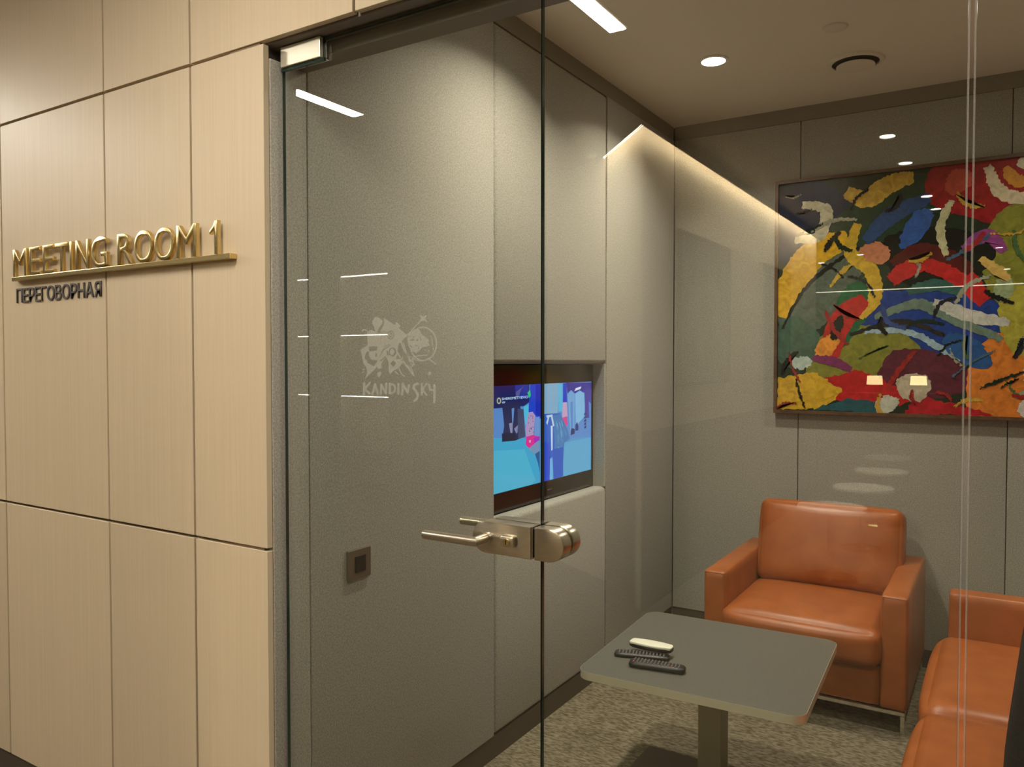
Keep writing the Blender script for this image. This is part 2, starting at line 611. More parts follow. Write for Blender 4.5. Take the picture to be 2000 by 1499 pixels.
linear_lamp(-3.11, -0.43, 0.03, 'short white linear lamp mirrored at the upper left of the glass door')
linear_lamp(-1.395, -0.16, 0.60, 'white linear lamp mirrored at the top beside the door edge')
linear_lamp(-6.53, -0.43, 1.0, 'added unseen linear lamp at the far left of the corridor')  # added out of view to brighten the left of the wood wall
linear_lamp(-4.82, -0.43, 1.0, 'added unseen linear lamp in the corridor left of the brass sign')  # added lamp, not mirrored in the glass, lifts the upper left wood panels
linear_lamp(0.32, -0.16, 0.60, 'added unseen linear lamp in the corridor before the right hand pane')  # added outside the mirrored view as extra light on the wood wall


def downlight(x, y, z, label, group, power, col, m, s=0.052, spread=165):
    t = empty('downlight', (x, y, z - 0.008), label, 'light', group)
    bm = bmesh.new()
    lathe(bm, (x, y, z), [(s, -0.0005), (s + 0.012, -0.0005), (s + 0.011, -0.006), (s, -0.008), (s, -0.0005)], 32)
    obj('trim_ring', bm, M['white_plastic'], t, smooth=True, angle=40)
    bm = bmesh.new()
    lathe(bm, (x, y, z), [(0, -0.0045), (s - 0.001, -0.003), (s - 0.001, -0.0008), (0, -0.0008)], 32)
    obj('lens', bm, m, t, smooth=True, angle=40)
    if power:
        area('downlight_lamp', (x, y, z - 0.012), 2 * s, power, col, t, spread=spread)
    return t


for x, y, lab in ((-1.114, 3.45, 'bright round downlight in the meeting room ceiling left of the vent'),
                  (0.170, 3.45, 'round downlight over the far end of the tan sofa'),
                  (-1.114, 2.41, 'round downlight over the side of the table by the television')):
    downlight(x, y, ZC, lab, 'meeting room downlights', ROOM_DOWN_W * (0.85 if x > 0 else 1.1 if y > 3 else 1.3), NEUTRAL, M['lamp_disc'], spread=134)
for x, y, lab in ((-0.641, -2.50, 'corridor downlight mirrored highest on the felt wall above the painting'),
                  (-0.619, -3.29, 'corridor downlight mirrored just above the painting frame'),
                  (-0.586, -4.61, 'corridor downlight mirrored near the top of the painting, upper of two'),
                  (-0.562, -5.28, 'corridor downlight mirrored near the top of the painting, lower of two'),
                  (-1.627, -8.23, 'faint corridor downlight mirrored on the left of the painting, right of two'),
                  (-2.229, -8.85, 'faint corridor downlight mirrored on the left of the painting, left of two'),
                  (-0.09, -8.44, 'small corridor downlight mirrored at the right of the painting, upper of two'),
                  (-0.008, -11.1, 'small corridor downlight mirrored at the right of the painting, lower of two'),
                  (-3.308, -3.50, 'lone corridor downlight mirrored right of the door edge above the television')):
    downlight(x, y, ZK, lab, 'corridor downlights', 0 if y < -5 else COR_DOWN_W, NEUTRAL, M['lamp_disc_cor'], 0.045, spread=80)

# vent and sensor on the room ceiling
c = (-0.585, 3.80, ZC)
t = empty('ceiling_vent', (c[0], c[1], ZC - 0.03), 'round white ceiling vent with a dark ring slot', 'vent')
bm = bmesh.new(); lathe(bm, c, [(0.098, -0.0005), (0.118, -0.0005), (0.114, -0.007), (0.098, -0.010), (0.098, -0.0005)], 40)
obj('collar', bm, M['vent'], t, smooth=True, angle=40)
bm = bmesh.new(); lathe(bm, c, [(0, -0.001), (0.097, -0.001), (0.097, -0.004), (0, -0.004)], 40)
obj('slot', bm, M['dark_slot'], t, smooth=True, angle=40)
bm = bmesh.new(); lathe(bm, c, [(0, -0.0045), (0.03, -0.0045), (0.045, -0.016), (0.080, -0.020), (0.080, -0.024), (0.0, -0.033)], 40)
obj('disc', bm, M['vent'], t, smooth=True, angle=40)
c = (-0.596, 3.37, ZC)
t = empty('ceiling_sensor', (c[0], c[1], ZC - 0.012), 'small flat round sensor on the ceiling before the vent', 'sensor')
bm = bmesh.new(); lathe(bm, c, [(0, -0.0005), (0.047, -0.0005), (0.045, -0.006), (0.040, -0.008)], 32)
bmesh.ops.holes_fill(bm, edges=bm.edges[:])
obj('base', bm, M['vent'], t, smooth=True, angle=40)
bm = bmesh.new(); lathe(bm, c, [(0.038, -0.0082), (0.030, -0.011), (0, -0.0125)], 32)
bmesh.ops.holes_fill(bm, edges=bm.edges[:])
obj('cover', bm, M['vent'], t, smooth=True, angle=40)

# ================================================================== GLASS
XD = -0.8295          # meeting edge of the door


def pane(name, x0, x1, z0, z1, parent, edges=('glass_edge', 'glass_edge')):
    bm = bmesh.new()
    box(bm, x0, x1, YG, YG + TG, z0, z1)
    bm.normal_update()
    for f in bm.faces:
        if f.normal.x < -0.5: f.material_index = 1
        elif f.normal.x > 0.5: f.material_index = 2
        elif abs(f.normal.z) > 0.5: f.material_index = 1
    return obj(name, bm, [M['glass'], M[edges[0]], M[edges[1]]], parent)


gd = empty('glass_door', (X0, YG, 0.0), 'frameless clear glass door with nickel lever lock and frosted emblem', 'door')
pane('door_glass', X0 + 0.006, XD - 0.0015, 0.008, ZL - 0.006, gd)
p1 = empty('glass_partition', (-0.44, YG, 0), 'fixed clear glass pane right of the door with rounded strike plate', 'partition', 'fixed glass panes')
pane('glass_pane', XD + 0.0015, -0.0585, 0.001, ZL - 0.001, p1, ('glass_edge', 'silicone'))
p2 = empty('glass_partition', (0.31, YG, 0), 'fixed clear glass pane at the right edge of the picture', 'partition', 'fixed glass panes')
pane('glass_pane', -0.0465, X1 - 0.001, 0.001, ZL - 0.001, p2, ('silicone', 'glass_edge'))
obj('sealant_bead', B(-0.0583, -0.0556, YG + 0.001, YG + TG - 0.001, 0.001, ZL - 0.001), M['sealant'], p1)
obj('sealant_bead', B(-0.0494, -0.0467, YG + 0.001, YG + TG - 0.001, 0.001, ZL - 0.001), M['sealant'], p2)

# top patch fitting
pf = obj('patch_fitting', B(X0 + 0.012, -1.461, YG - 0.012, YG - 0.0003, 2.262, 2.3135, r=0.0015), M['satin'], gd)
obj('patch_gasket', B(X0 + 0.008, -1.452, YG - 0.006, YG - 0.0002, 2.253, 2.2615), M['glass_edge'], gd)
obj('patch_fitting', B(X0 + 0.012, -1.461, YG + TG + 0.0003, YG + TG + 0.012, 2.262, 2.3135, r=0.0015), M['chrome'], gd)


# lock body, lever, cylinder
def capsule_plate(x0, x1, zc, h, y0, y1, round_left=True, n=16, bev=0.002):
    """Flat plate with one half-round end."""
    bm = bmesh.new()
    r = h / 2
    pts = []
    if round_left:
        for i in range(n + 1):
            a = math.pi / 2 + math.pi * i / n
            pts.append((x0 + r + r * math.cos(a), zc + r * math.sin(a)))
        pts += [(x1, zc - r), (x1, zc + r)]
    else:
        for i in range(n + 1):
            a = -math.pi / 2 + math.pi * i / n
            pts.append((x1 - r + r * math.cos(a), zc + r * math.sin(a)))
        pts += [(x0, zc + r), (x0, zc - r)]
    f = [bm.verts.new((x, y0, z)) for x, z in pts]
    b = [bm.verts.new((x, y1, z)) for x, z in pts]
    m = len(pts)
    ff = bm.faces.new(f)
    bm.faces.new(b[::-1])
    for i in range(m):
        bm.faces.new((f[i], b[i], b[(i + 1) % m], f[(i + 1) % m]))
    bmesh.ops.bevel(bm, geom=list(ff.edges), offset=bev, segments=2, profile=0.5, affect='EDGES')
    return bm


LZ = 1.121
YF = 1.404            # front of the lock case
lock = obj('lock_case', capsule_plate(-0.983, -0.835, LZ, 0.068, YF, YG - 0.0005), M['nickel'], gd, smooth=True, angle=35)
obj('lock_case', capsule_plate(-0.983, -0.835, LZ, 0.068, YG + TG + 0.0005, YG + TG + 0.03), M['nickel'], gd, smooth=True, angle=35)
obj('latch_face', B(-0.8348, -0.8325, YF + 0.004, YG + 0.0, LZ - 0.033, LZ + 0.033), M['chrome'], lock)
obj('dark_gasket', B(-0.832, -0.8305, YF + 0.004, YG - 0.001, LZ - 0.030, LZ + 0.030), M['nickel_dark'], lock)  # dark metal strip between latch face and strike plate


def lever(y_base, y_out, xa, xt, parent):
    bm = bmesh.new()
    r = 0.0102
    zc = LZ + 0.0
    cyl(bm, (xa, y_base, zc), (xa, y_base + (y_out - y_base) * 0.18, zc), 0.0125, n=24)
    # neck and grip meet in a mitred corner
    n = 24
    sgn = -1 if y_out < y_base else 1

    def ring(px, py, kind):
        q = []
        for i in range(n):
            a = 2 * math.pi * i / n
            ca, sa = r * math.cos(a), r * math.sin(a)
            dy = 0 if kind == 'y' else sgn * ca
            q.append(bm.verts.new((px + (0 if kind == 'x' else ca), py + dy, zc + sa)))
        return q

    for ra, rb in ((ring(xa, y_base, 'y'), ring(xa, y_out, 'm')), (ring(xa, y_out, 'm'), ring(xt, y_out, 'x'))):
        for i in range(n):
            bm.faces.new((ra[i], ra[(i + 1) % n], rb[(i + 1) % n], rb[i]))
        last = rb
    bm.faces.new(last)
    return obj('lever_handle', bm, M['nickel'], parent, smooth=True, angle=35)


lever(YF, 1.357, -0.943, -1.079, lock)
lever(YG + TG + 0.03, YG + TG + 0.078, -0.943, -1.100, lock)
cyo = obj('key_cylinder', cushion(-0.905, -0.868, YF - 0.013, YF, LZ - 0.0125, LZ + 0.0125, r=0.006, n=6), M['nickel'], lock, smooth=True)
obj('keyway_plug', C_((-0.8865, YF - 0.0165, LZ - 0.001), (-0.8865, YF - 0.012, LZ - 0.001), 0.0078, n=20), M['brass'], cyo)
obj('keyhole', B(-0.8875, -0.8855, YF - 0.0172, YF - 0.0164, LZ - 0.006, LZ + 0.004), M['nickel_dark'], cyo)
obj('strike_plate', capsule_plate(-0.8265, -0.757, LZ, 0.068, YF, YG - 0.0005, round_left=False), M['nickel'], p1, smooth=True, angle=35)
obj('strike_plate', capsule_plate(-0.8265, -0.757, LZ, 0.068, YG + TG + 0.0005, YG + TG + 0.03, round_left=False), M['nickel'], p1, smooth=True, angle=35)


# frosted emblem and lettering on the door: painted as a fine mask, laid as thin film strips on the glass
def film(name, ops, parent, cell=4, x0=380, x1=1360, y0=220, y1=1320):
    nx_, ny_ = (x1 - x0) // cell, (y1 - y0) // cell
    gx, gy = np.meshgrid(x0 + (np.arange(nx_) + 0.5) * cell, y0 + (np.arange(ny_) + 0.5) * cell)
    mask = np.zeros((ny_, nx_), bool)
    for op in ops:
        k, val = op[0], op[1]
        if k == 'p':
            pts = op[2]
            ins = np.zeros_like(mask)
            for (ax, ay), (bx, by) in zip(pts, pts[1:] + pts[:1]):
                if ay == by: continue
                cnd = ((ay > gy) != (by > gy)) & (gx < (bx - ax) * (gy - ay) / (by - ay) + ax)
                ins ^= cnd
        elif k == 'e':
            cx, cy, rx, ry = op[2]
            ins = ((gx - cx) / rx) ** 2 + ((gy - cy) / ry) ** 2 < 1
        else:
            wd, pts = op[2], op[3]
            ins = np.zeros_like(mask)
            for (ax, ay), (bx, by) in zip(pts, pts[1:]):
                l2 = max(1e-6, (bx - ax) ** 2 + (by - ay) ** 2)
                tt = np.clip(((gx - ax) * (bx - ax) + (gy - ay) * (by - ay)) / l2, 0, 1)
                ins |= (gx - ax - tt * (bx - ax)) ** 2 + (gy - ay - tt * (by - ay)) ** 2 < (wd / 2) ** 2
        mask = mask | ins if val else mask & ~ins
    bm = bmesh.new()
    S = 260 / 1624
    P = lambda x, y: on_y(640 + x * S, 580 + y * S, YG - 0.0006)
    for j in range(ny_):
        i = 0
        while i < nx_:
            if not mask[j, i]:
                i += 1
                continue
            k = i
            while k < nx_ and mask[j, k]: k += 1
            xa, xb, ya, yb = x0 + i * cell, x0 + k * cell, y0 + j * cell, y0 + (j + 1) * cell
            polyface(bm, [P(xa, yb), P(xb, yb), P(xb, ya), P(xa, ya)])
            i = k
    bmesh.ops.remove_doubles(bm, verts=bm.verts[:], dist=1e-5)
    return obj(name, bm, M['film'], parent)


rng = random.Random(11)
ops = [
    ('p', 1, [(575, 245), (620, 252), (672, 292), (668, 325), (612, 402), (600, 445), (582, 440), (565, 372), (540, 312)]),
    ('p', 1, [(682, 255), (822, 345), (838, 303), (897, 365), (862, 376), (968, 466), (915, 535), (868, 575), (850, 640), (700, 640), (660, 560), (690, 440), (640, 430), (690, 330)]),
    ('p', 1, [(478, 470), (500, 415), (560, 415), (585, 445), (690, 440), (720, 600), (660, 660), (620, 780), (500, 760), (450, 850), (425, 760), (400, 645), (490, 590)]),
    ('e', 1, (530, 465, 56, 60)),
    ('l', 1, 15, [(480, 420), (455, 398), (432, 405), (424, 425)]),
    ('p', 0, [(500, 608), (605, 604), (600, 660), (510, 668)]),
    ('p', 0, [(468, 680), (500, 660), (508, 735), (560, 790), (600, 800), (590, 842), (500, 795), (448, 752)]),
    ('p', 0, [(582, 690), (604, 688), (600, 730), (580, 738)]),
    ('l', 0, 9, [(648, 475), (648, 540)]), ('l', 0, 7, [(690, 470), (690, 520)]), ('l', 0, 8, [(668, 412), (712, 430)]),
    ('e', 0, (768, 466, 43, 54)), ('e', 1, (768, 466, 32, 42)), ('e', 0, (768, 466, 20, 28)), ('e', 1, (768, 466, 11, 16)),
    ('l', 0, 10, [(700, 608), (752, 578)]), ('l', 0, 9, [(706, 628), (762, 594)]),
    ('p', 1, [(450, 790), (585, 862), (500, 960), (455, 1002), (482, 920)]),
    ('l', 1, 44, [(715, 690), (640, 800), (625, 860)]), ('l', 1, 34, [(700, 660), (600, 830), (520, 920)]),
    ('p', 1, [(640, 790), (664, 870), (625, 880), (610, 850)]),
    ('l', 0, 16, [(650, 780), (700, 735)]),
    ('p', 1, [(700, 640), (850, 600), (870, 700), (935, 790), (850, 880), (800, 905), (765, 945), (745, 915), (742, 800), (705, 720)]),
    ('p', 0, [(800, 772), (834, 812), (800, 862), (765, 815)]),
    ('e', 0, (790, 675, 46, 56)), ('e', 1, (786, 672, 26, 40)), ('l', 0, 20, [(722, 665), (735, 705)]),
    ('p', 0, [(872, 588), (922, 715), (880, 705), (850, 660)]), ('p', 0, [(850, 705), (888, 758), (836, 762)]),
    ('l', 1, 20, [(900, 560), (930, 640), (1010, 780), (1055, 830)]), ('l', 1, 12, [(930, 570), (960, 690), (1000, 740)]),
    ('p', 1, [(600, 930), (648, 908), (657, 948), (620, 995)]),
    ('l', 1, 12, [(416, 925), (445, 912)]), ('l', 1, 12, [(424, 890), (450, 885)]),
    ('e', 1, (1165, 575, 172, 212)), ('e', 0, (1165, 575, 152, 194)),
    ('p', 1, [(985, 450), (1060, 395), (1120, 400), (1140, 450), (1230, 520), (1240, 600), (1150, 620), (1080, 690), (1030, 660), (985, 600), (970, 520)]),
    ('l', 1, 14, [(950, 490), (1060, 370), (1190, 240)]), ('l', 1, 14, [(1130, 230), (1205, 300)]), ('l', 1, 16, [(1200, 232), (1130, 290)]), ('e', 1, (1165, 265, 30, 30)),
    ('l', 1, 13, [(1030, 742), (1070, 770), (1130, 785), (1200, 770), (1232, 745)]), ('l', 1, 13, [(1010, 740), (1120, 718), (1210, 712)]),
    ('l', 1, 14, [(1225, 750), (1315, 820)]),
    ('l', 1, 16, [(1030, 760), (1048, 810), (1030, 850)]), ('l', 1, 14, [(870, 870), (895, 930), (935, 970)]), ('l', 1, 12, [(820, 910), (860, 945)]),
    ('l', 1, 22, [(930, 800), (1000, 890), (1050, 960)]), ('l', 1, 12, [(980, 840), (1010, 850), (1045, 930)]),
    ('e', 1, (1243, 937, 22, 22)), ('e', 1, (1232, 658, 12, 12)), ('l', 1, 10, [(1180, 640), (1230, 690)]), ('l', 1, 9, [(1260, 480), (1290, 640)]),
]
for _ in range(34):
    x, y = rng.uniform(985, 1225), rng.uniform(470, 690)
    a = rng.uniform(0, math.pi)
    l = rng.uniform(8, 32)
    ops.append(('l', rng.random() < 0.25, rng.uniform(8, 14), [(x, y), (x + l * math.cos(a), y + l * math.sin(a))]))
for _ in range(16):
    x, y = rng.uniform(890, 1020), rng.uniform(640, 860)
    a = rng.uniform(0, math.pi)
    l = rng.uniform(20, 46)
    ops.append(('l', rng.random() < 0.6, rng.uniform(7, 12), [(x, y), (x + l * math.cos(a), y + l * math.sin(a))]))
film('frosted_emblem', ops, gd)['label'] = 'pale frosted emblem of fractured abstract shapes'
T = 30
ops = [
    ('l', 1, T, [(445, 1055), (442, 1185)]), ('l', 1, T - 4, [(515, 1050), (452, 1125), (512, 1180)]),
    ('l', 1, T - 4, [(545, 1190), (578, 1065), (612, 1190)]),
    ('l', 1, T - 4, [(650, 1190), (652, 1070), (712, 1180), (714, 1062)]),
    ('l', 1, T - 4, [(758, 1060), (758, 1180)]), ('l', 1, T - 6, [(758, 1062), (810, 1078), (826, 1120), (806, 1165), (758, 1182)]),
    ('l', 1, T - 2, [(862, 1065), (862, 1185)]),
    ('l', 1, T - 2, [(910, 1190), (916, 1060), (975, 1170), (990, 1080)]),
    ('l', 1, T, [(1098, 1062), (1060, 1072), (1045, 1110), (1072, 1145), (1098, 1190), (1090, 1245), (1058, 1270)]),
    ('l', 1, T - 2, [(1148, 1062), (1148, 1190)]), ('l', 1, T - 6, [(1205, 1062), (1156, 1130), (1205, 1200)]),
    ('l', 1, T - 4, [(1235, 1075), (1250, 1135), (1292, 1140)]), ('l', 1, T - 2, [(1302, 1078), (1300, 1290)]),
]
film('frosted_lettering', ops, gd)['label'] = 'frosted hand-drawn lettering KANDINSKY'

# ================================================================== SIGNS ON THE WOOD WALL
EM = 0.1285
ADV = {'M': (833, 73, 761), 'E': (667, 86, 616), 'T': (611, 14, 597), 'I': (278, 91, 188), 'N': (722, 76, 646), 'G': (778, 44, 706),
       'R': (722, 88, 690), 'O': (778, 39, 739), '1': (556, 101, 359), ' ': (278, 0, 0)}
sg = empty('room_sign', (-2.30, YW - 0.012, 1.772), 'polished brass raised letters MEETING ROOM 1 on a brass bar', 'sign')
SZ = 1.786
CAPH = 0.0905
xs0 = -2.842
obj('bar', B(-2.850, -1.726, YW - 0.022, YW - 0.0005, SZ - 0.014, SZ, r=0.0015), M['brass'], sg)
pen = xs0 - 0.073 * EM
k = 0.972
for ch in 'MEETING ROOM 1':
    adv, l, r = ADV[ch]
    if ch != ' ':
        if ch == '1':
            g = bmesh.new()
            pts = [(0.62, 0), (1, 0), (1, 1), (0.70, 1), (0.45, 0.83), (0, 0.72), (0, 0.60), (0.35, 0.67), (0.62, 0.78)]
            f = [g.verts.new((a, b, -0.5)) for a, b in pts]
            b_ = [g.verts.new((a, b, 0.5)) for a, b in pts]
            g.faces.new(f[::-1]); g.faces.new(b_)
            for i in range(len(pts)):
                j = (i + 1) % len(pts)
                g.faces.new((f[i], f[j], b_[j], b_[i]))
        else:
            g = glyph(ch, 1.0)
        a0, a1, b0, b1 = bb(g)
        gx0, gx1 = pen + l / 1000 * EM * k, pen + r / 1000 * EM * k
        over = 0.0015 if ch in 'GO' else 0
        for v in g.verts:
            x = gx0 + (v.co.x - a0) / (a1 - a0) * (gx1 - gx0)
            z = SZ - over + (v.co.y - b0) / (b1 - b0) * (CAPH + 2 * over) + 0.0012
            y = YW - 0.015 - v.co.z * 0.012
            v.co = Vector((x, y, z))
        bmesh.ops.remove_doubles(g, verts=g.verts[:], dist=1e-5)
        g.normal_update()
        rim = [e for e in g.edges if len(e.link_faces) == 2 and e.calc_face_angle(0) > R(70) and all(v.co.y < YW - 0.018 for v in e.verts)]
        bmesh.ops.bevel(g, geom=rim, offset=0.0014, segments=2, profile=0.5, affect='EDGES', clamp_overlap=True)
        obj('letter', g, M['brass'], sg, smooth=True, angle=40)
    pen += adv / 1000 * EM * k

s2 = empty('lettering_sign', (-2.60, YW - 0.003, 1.702), 'small dark Cyrillic letters ПЕРЕГОВОРНАЯ under the brass sign', 'sign')
gl = [glyph(ch, 1.0) for ch in 'ПЕРЕГОВОРНАЯ']
ws = [(bb(g)[1] - bb(g)[0]) for g in gl]
gap = 0.10
tot = sum(ws) + gap * (len(gl) - 1)
xa, xb = -2.857, -2.352
k = (xb - xa) / tot
pen = xa
for g, wd in zip(gl, ws):
    a0, a1, b0, b1 = bb(g)
    for v in g.verts:
        v.co = Vector((pen + (v.co.x - a0) * k, YW - 0.0028 - v.co.z * 0.0045, 1.701 + (v.co.y - b0) / (b1 - b0) * 0.048))
    bmesh.ops.remove_doubles(g, verts=g.verts[:], dist=1e-5)
    obj('letter', g, M['print'], s2)
    pen += (wd + gap) * k

# ================================================================== LIGHT SWITCH
t = empty('light_switch', (X0, 1.716, 0.862), 'square bronze wall switch with dark rocker behind the glass door', 'switch')
obj('frame', B(X0 + 0.0003, X0 + 0.011, 1.668, 1.762, 0.862, 0.950, r=0.002), M['switch'], t)
obj('rocker', B(X0 + 0.0113, X0 + 0.0135, 1.694, 1.738, 0.882, 0.930, r=0.001), M['black'], t)

# ================================================================== TELEVISION
XS = -1.678
tv = empty('television', (XS, 2.95, NZ0 + 0.012), 'flat black television glowing blue in the felt wall niche', 'television')
TZ0, TZ1, TY0, TY1 = NZ0 + 0.004, 1.488, 2.462, 3.400
bm = bmesh.new()
S0, S1, SZ0, SZ1 = 2.512, 3.386, 0.986, 1.407
box(bm, XS - 0.045, XS + 0.004, TY0, TY1, TZ0, SZ0)
box(bm, XS - 0.045, XS + 0.004, TY0, TY1, SZ1, TZ1)
box(bm, XS - 0.045, XS + 0.004, TY0, S0, SZ0, SZ1)
box(bm, XS - 0.045, XS + 0.004, S1, TY1, SZ0, SZ1)
obj('bezel', bm, M['gloss_black'], tv)
obj('rear_case', B(XS - 0.065, XS - 0.0455, TY0 + 0.03, TY1 - 0.03, TZ0 + 0.03, TZ1 - 0.03), M['black'], tv)
obj('maker_mark', B(XS + 0.0041, XS + 0.0046, 2.955, 2.995, SZ0 - 0.042, SZ0 - 0.037), M['button'], tv)
bm = bmesh.new()
lay = bm.loops.layers.float_color.new('Col')
LYR = [0]


def scr(pts, col):
    LYR[0] += 1
    e = XS + 0.0001 + LYR[0] * 0.00003
    q = []
    for x, y in pts:
        p = on_x(960 + x * 210 / 1369, 740 + y * 230 / 1499, XS)
        q.append(Vector((e, max(S0, min(S1, p.y)), max(SZ0, min(SZ1, p.z)))))
    polyface(bm, q, lay, srgb(*col))


BL = (58, 132, 205)
scr([(-200, -200), (1500, -200), (1500, 1700), (-200, 1700)], (72, 150, 208))
scr([(-200, -200), (1500, -200), (1500, 700), (950, 760), (430, 770), (-200, 780)], (88, 138, 208))
scr([(-200, 780), (430, 760), (600, 1000), (610, 1700), (-200, 1700)], (62, 168, 212))
scr([(-200, 950), (420, 900), (560, 1300), (500, 1700), (-200, 1700)], (76, 180, 216))
scr([(900, 820), (1500, 700), (1500, 1700), (880, 1700)], (92, 168, 214))
scr([(-200, -200), (480, -200), (480, 300), (410, 350), (40, 380), (-200, 420)], (26, 32, 96))
scr([(300, 60), (470, 60), (470, 240), (380, 260), (300, 200)], (28, 50, 160))
scr([(310, 170), (430, 80), (380, 130), (350, 220), (310, 240)], (90, 90, 150))
scr([(130, 300), (350, 300), (410, 560), (420, 740), (300, 790), (130, 805), (160, 600)], (34, 40, 84))
scr([(255, 380), (290, 372), (275, 560), (262, 560)], (96, 140, 205))
scr([(330, 380), (405, 390), (430, 740), (340, 770)], (64, 70, 108))
scr([(220, 570), (270, 560), (265, 700), (240, 690)], (140, 140, 180))
scr([(285, 640), (335, 590), (330, 690), (315, 700)], (130, 134, 178))
scr([(130, 700), (300, 690), (310, 780), (135, 805)], (30, 28, 60))
scr([(405, 360), (470, 330), (470, 520), (430, 600)], (80, 190, 226))
scr([(490, 60), (600, 60), (640, 60), (640, 520), (470, 430)], (24, 66, 205))
scr([(560, 80), (660, 60), (660, 500), (560, 460)], (14, 40, 180))
scr([(455, 180), (490, 140), (498, 220), (475, 248)], (40, 200, 130))
scr([(470, 430), (520, 420), (556, 470), (530, 720), (440, 740), (430, 640)], (178, 150, 198))
scr([(560, 500), (610, 480), (610, 740), (540, 730)], (108, 150, 214))
for _ in range(14):
    x, y = rng.uniform(455, 530), rng.uniform(460, 680)
    scr([(x, y), (x + 14, y + 4), (x + 8, y + 18)], (80, 66, 140))
scr([(440, 740), (530, 715), (600, 740), (600, 790), (540, 850), (470, 885), (430, 840)], (222, 44, 150))
scr([(535, 755), (610, 730), (610, 780), (545, 830)], (170, 40, 190))
scr([(470, 785), (500, 780), (498, 815), (475, 815)], (240, 140, 190))
scr([(470, 890), (590, 790), (610, 800), (605, 1010), (545, 970)], (120, 150, 190))
scr([(550, 960), (610, 920), (612, 1200), (590, 1080)], (40, 90, 150))
scr([(640, 60), (850, 60), (840, 440), (640, 450)], (128, 172, 208))
scr([(840, 60), (910, 60), (900, 420), (850, 420)], (84, 182, 228))
scr([(905, 60), (950, 60), (960, 300), (905, 300)], (20, 58, 200))
scr([(905, 305), (955, 300), (965, 480), (895, 500)], (200, 160, 200))
scr([(890, 500), (955, 480), (965, 590), (935, 610), (895, 560)], (222, 60, 140))
scr([(895, 560), (935, 600), (900, 700), (880, 640)], (150, 180, 220))
scr([(945, 40), (1500, 40), (1500, 140), (1200, 170), (965, 200)], (48, 38, 150))
scr([(965, 190), (1010, 145), (1056, 190), (1050, 640), (1005, 720), (985, 500)], (112, 166, 218))
scr([(1000, 300), (1030, 290), (1036, 640), (1008, 660)], (84, 138, 206))
scr([(1060, 190), (1120, 150), (1185, 190), (1180, 480), (1110, 560), (1070, 600)], (126, 184, 230))
scr([(1050, 160), (1070, 120), (1140, 100), (1130, 130), (1080, 150)], (220, 232, 244))
scr([(1175, 140), (1230, 120), (1240, 500), (1190, 500)], (70, 60, 158))
scr([(1230, 130), (1500, 110), (1500, 300), (1235, 290)], (60, 56, 158))
scr([(1005, 660), (1020, 630), (1055, 640), (1055, 700), (1005, 722)], (34, 46, 110))
scr([(1065, 590), (1085, 550), (1102, 600), (1100, 660), (1065, 662)], (40, 46, 120))
for i in range(5):
    y = 440 + i * 42
    scr([(1175 + i, y), (1205, y - 14), (1198, y + 24), (1175, y + 30)], (40, 50, 110))
scr([(640, 450), (870, 440), (960, 640), (995, 770), (925, 815), (890, 1250), (660, 1320), (640, 1320)], (34, 92, 200))
scr([(770, 470), (870, 450), (960, 640), (995, 770), (925, 815), (905, 1050), (880, 1250), (770, 1270), (800, 800)], (60, 120, 186))
scr([(660, 800), (740, 820), (745, 1290), (660, 1310)], (24, 70, 205))
scr([(740, 1020), (770, 1000), (785, 1280), (735, 1290)], (104, 178, 226))
scr([(840, 860), (880, 900), (862, 1250), (840, 1240)], (120, 168, 206))
for i in range(11):
    x, y = rng.uniform(800, 930), rng.uniform(520, 760)
    scr([(x, y), (x + 12, y + 20), (x + 30, y + 90), (x + 14, y + 70)], rng.choice([(120, 170, 206), (36, 80, 150), (90, 150, 196)]))
scr([(715, 480), (735, 470), (705, 590), (690, 560)], (190, 212, 234))
scr([(745, 460), (768, 470), (795, 600), (775, 610)], (190, 212, 234))
scr([(748, 600), (772, 600), (772, 905), (755, 920)], (200, 220, 240))
scr([(690, 470), (770, 455), (770, 480), (700, 500)], (186, 208, 232))
scr([(770, 900), (905, 870), (905, 1240), (780, 1270)], (30, 86, 196))
obj.keep = True
so = obj('screen', bm, M['screen'], tv)
obj.keep = False
# logo on the broadcast
bm = bmesh.new()


def scr_text(bm, s, x0, x1, yb, yt, slope):
    g = glyph(s, 0.0)
    a0, a1, b0, b1 = bb(g)
    vs = {}
    for f in g.faces:
        q = []
        for v in f.verts:
            u = (v.co.x - a0) / (a1 - a0)
            t_ = (v.co.y - b0) / (b1 - b0)
            x = x0 + u * (x1 - x0)
            y = yb + (yt - yb) * t_ + slope * u
            p = on_x(960 + x * 210 / 1369, 740 + y * 230 / 1499, XS)
            q.append((XS + 0.0033, p.y, p.z))
        polyface(bm, q)
    g.free()


scr_text(bm, 'SHEREMETYEVO', 124, 455, 275, 243, -26)
scr_text(bm, 'VIP', 124, 165, 318, 292, -3)
obj('caption', bm, emission('caption_light', (0.55, 0.75, 0.95), 0.75), so)
bm = bmesh.new()
for rad, n in ((34, 20),):
    ptsA = []
    for i in range(n):
        a = 2 * math.pi * i / n
        p = on_x(960 + (86 + 0.8 * rad * math.cos(a)) * 210 / 1369, 740 + (282 + 1.25 * rad * math.sin(a)) * 230 / 1499, XS)
        q = on_x(960 + (86 + 0.44 * rad * math.cos(a)) * 210 / 1369, 740 + (282 + 0.7 * rad * math.sin(a)) * 230 / 1499, XS)
        ptsA.append((Vector((XS + 0.0033, p.y, p.z)), Vector((XS + 0.0033, q.y, q.z))))
    for i in range(n):
        a, b = ptsA[i], ptsA[(i + 1) % n]
        polyface(bm, [a[0], b[0], b[1], a[1]])
obj('emblem', bm, emission('emblem_light', (0.5, 0.5, 0.35), 0.55), so)

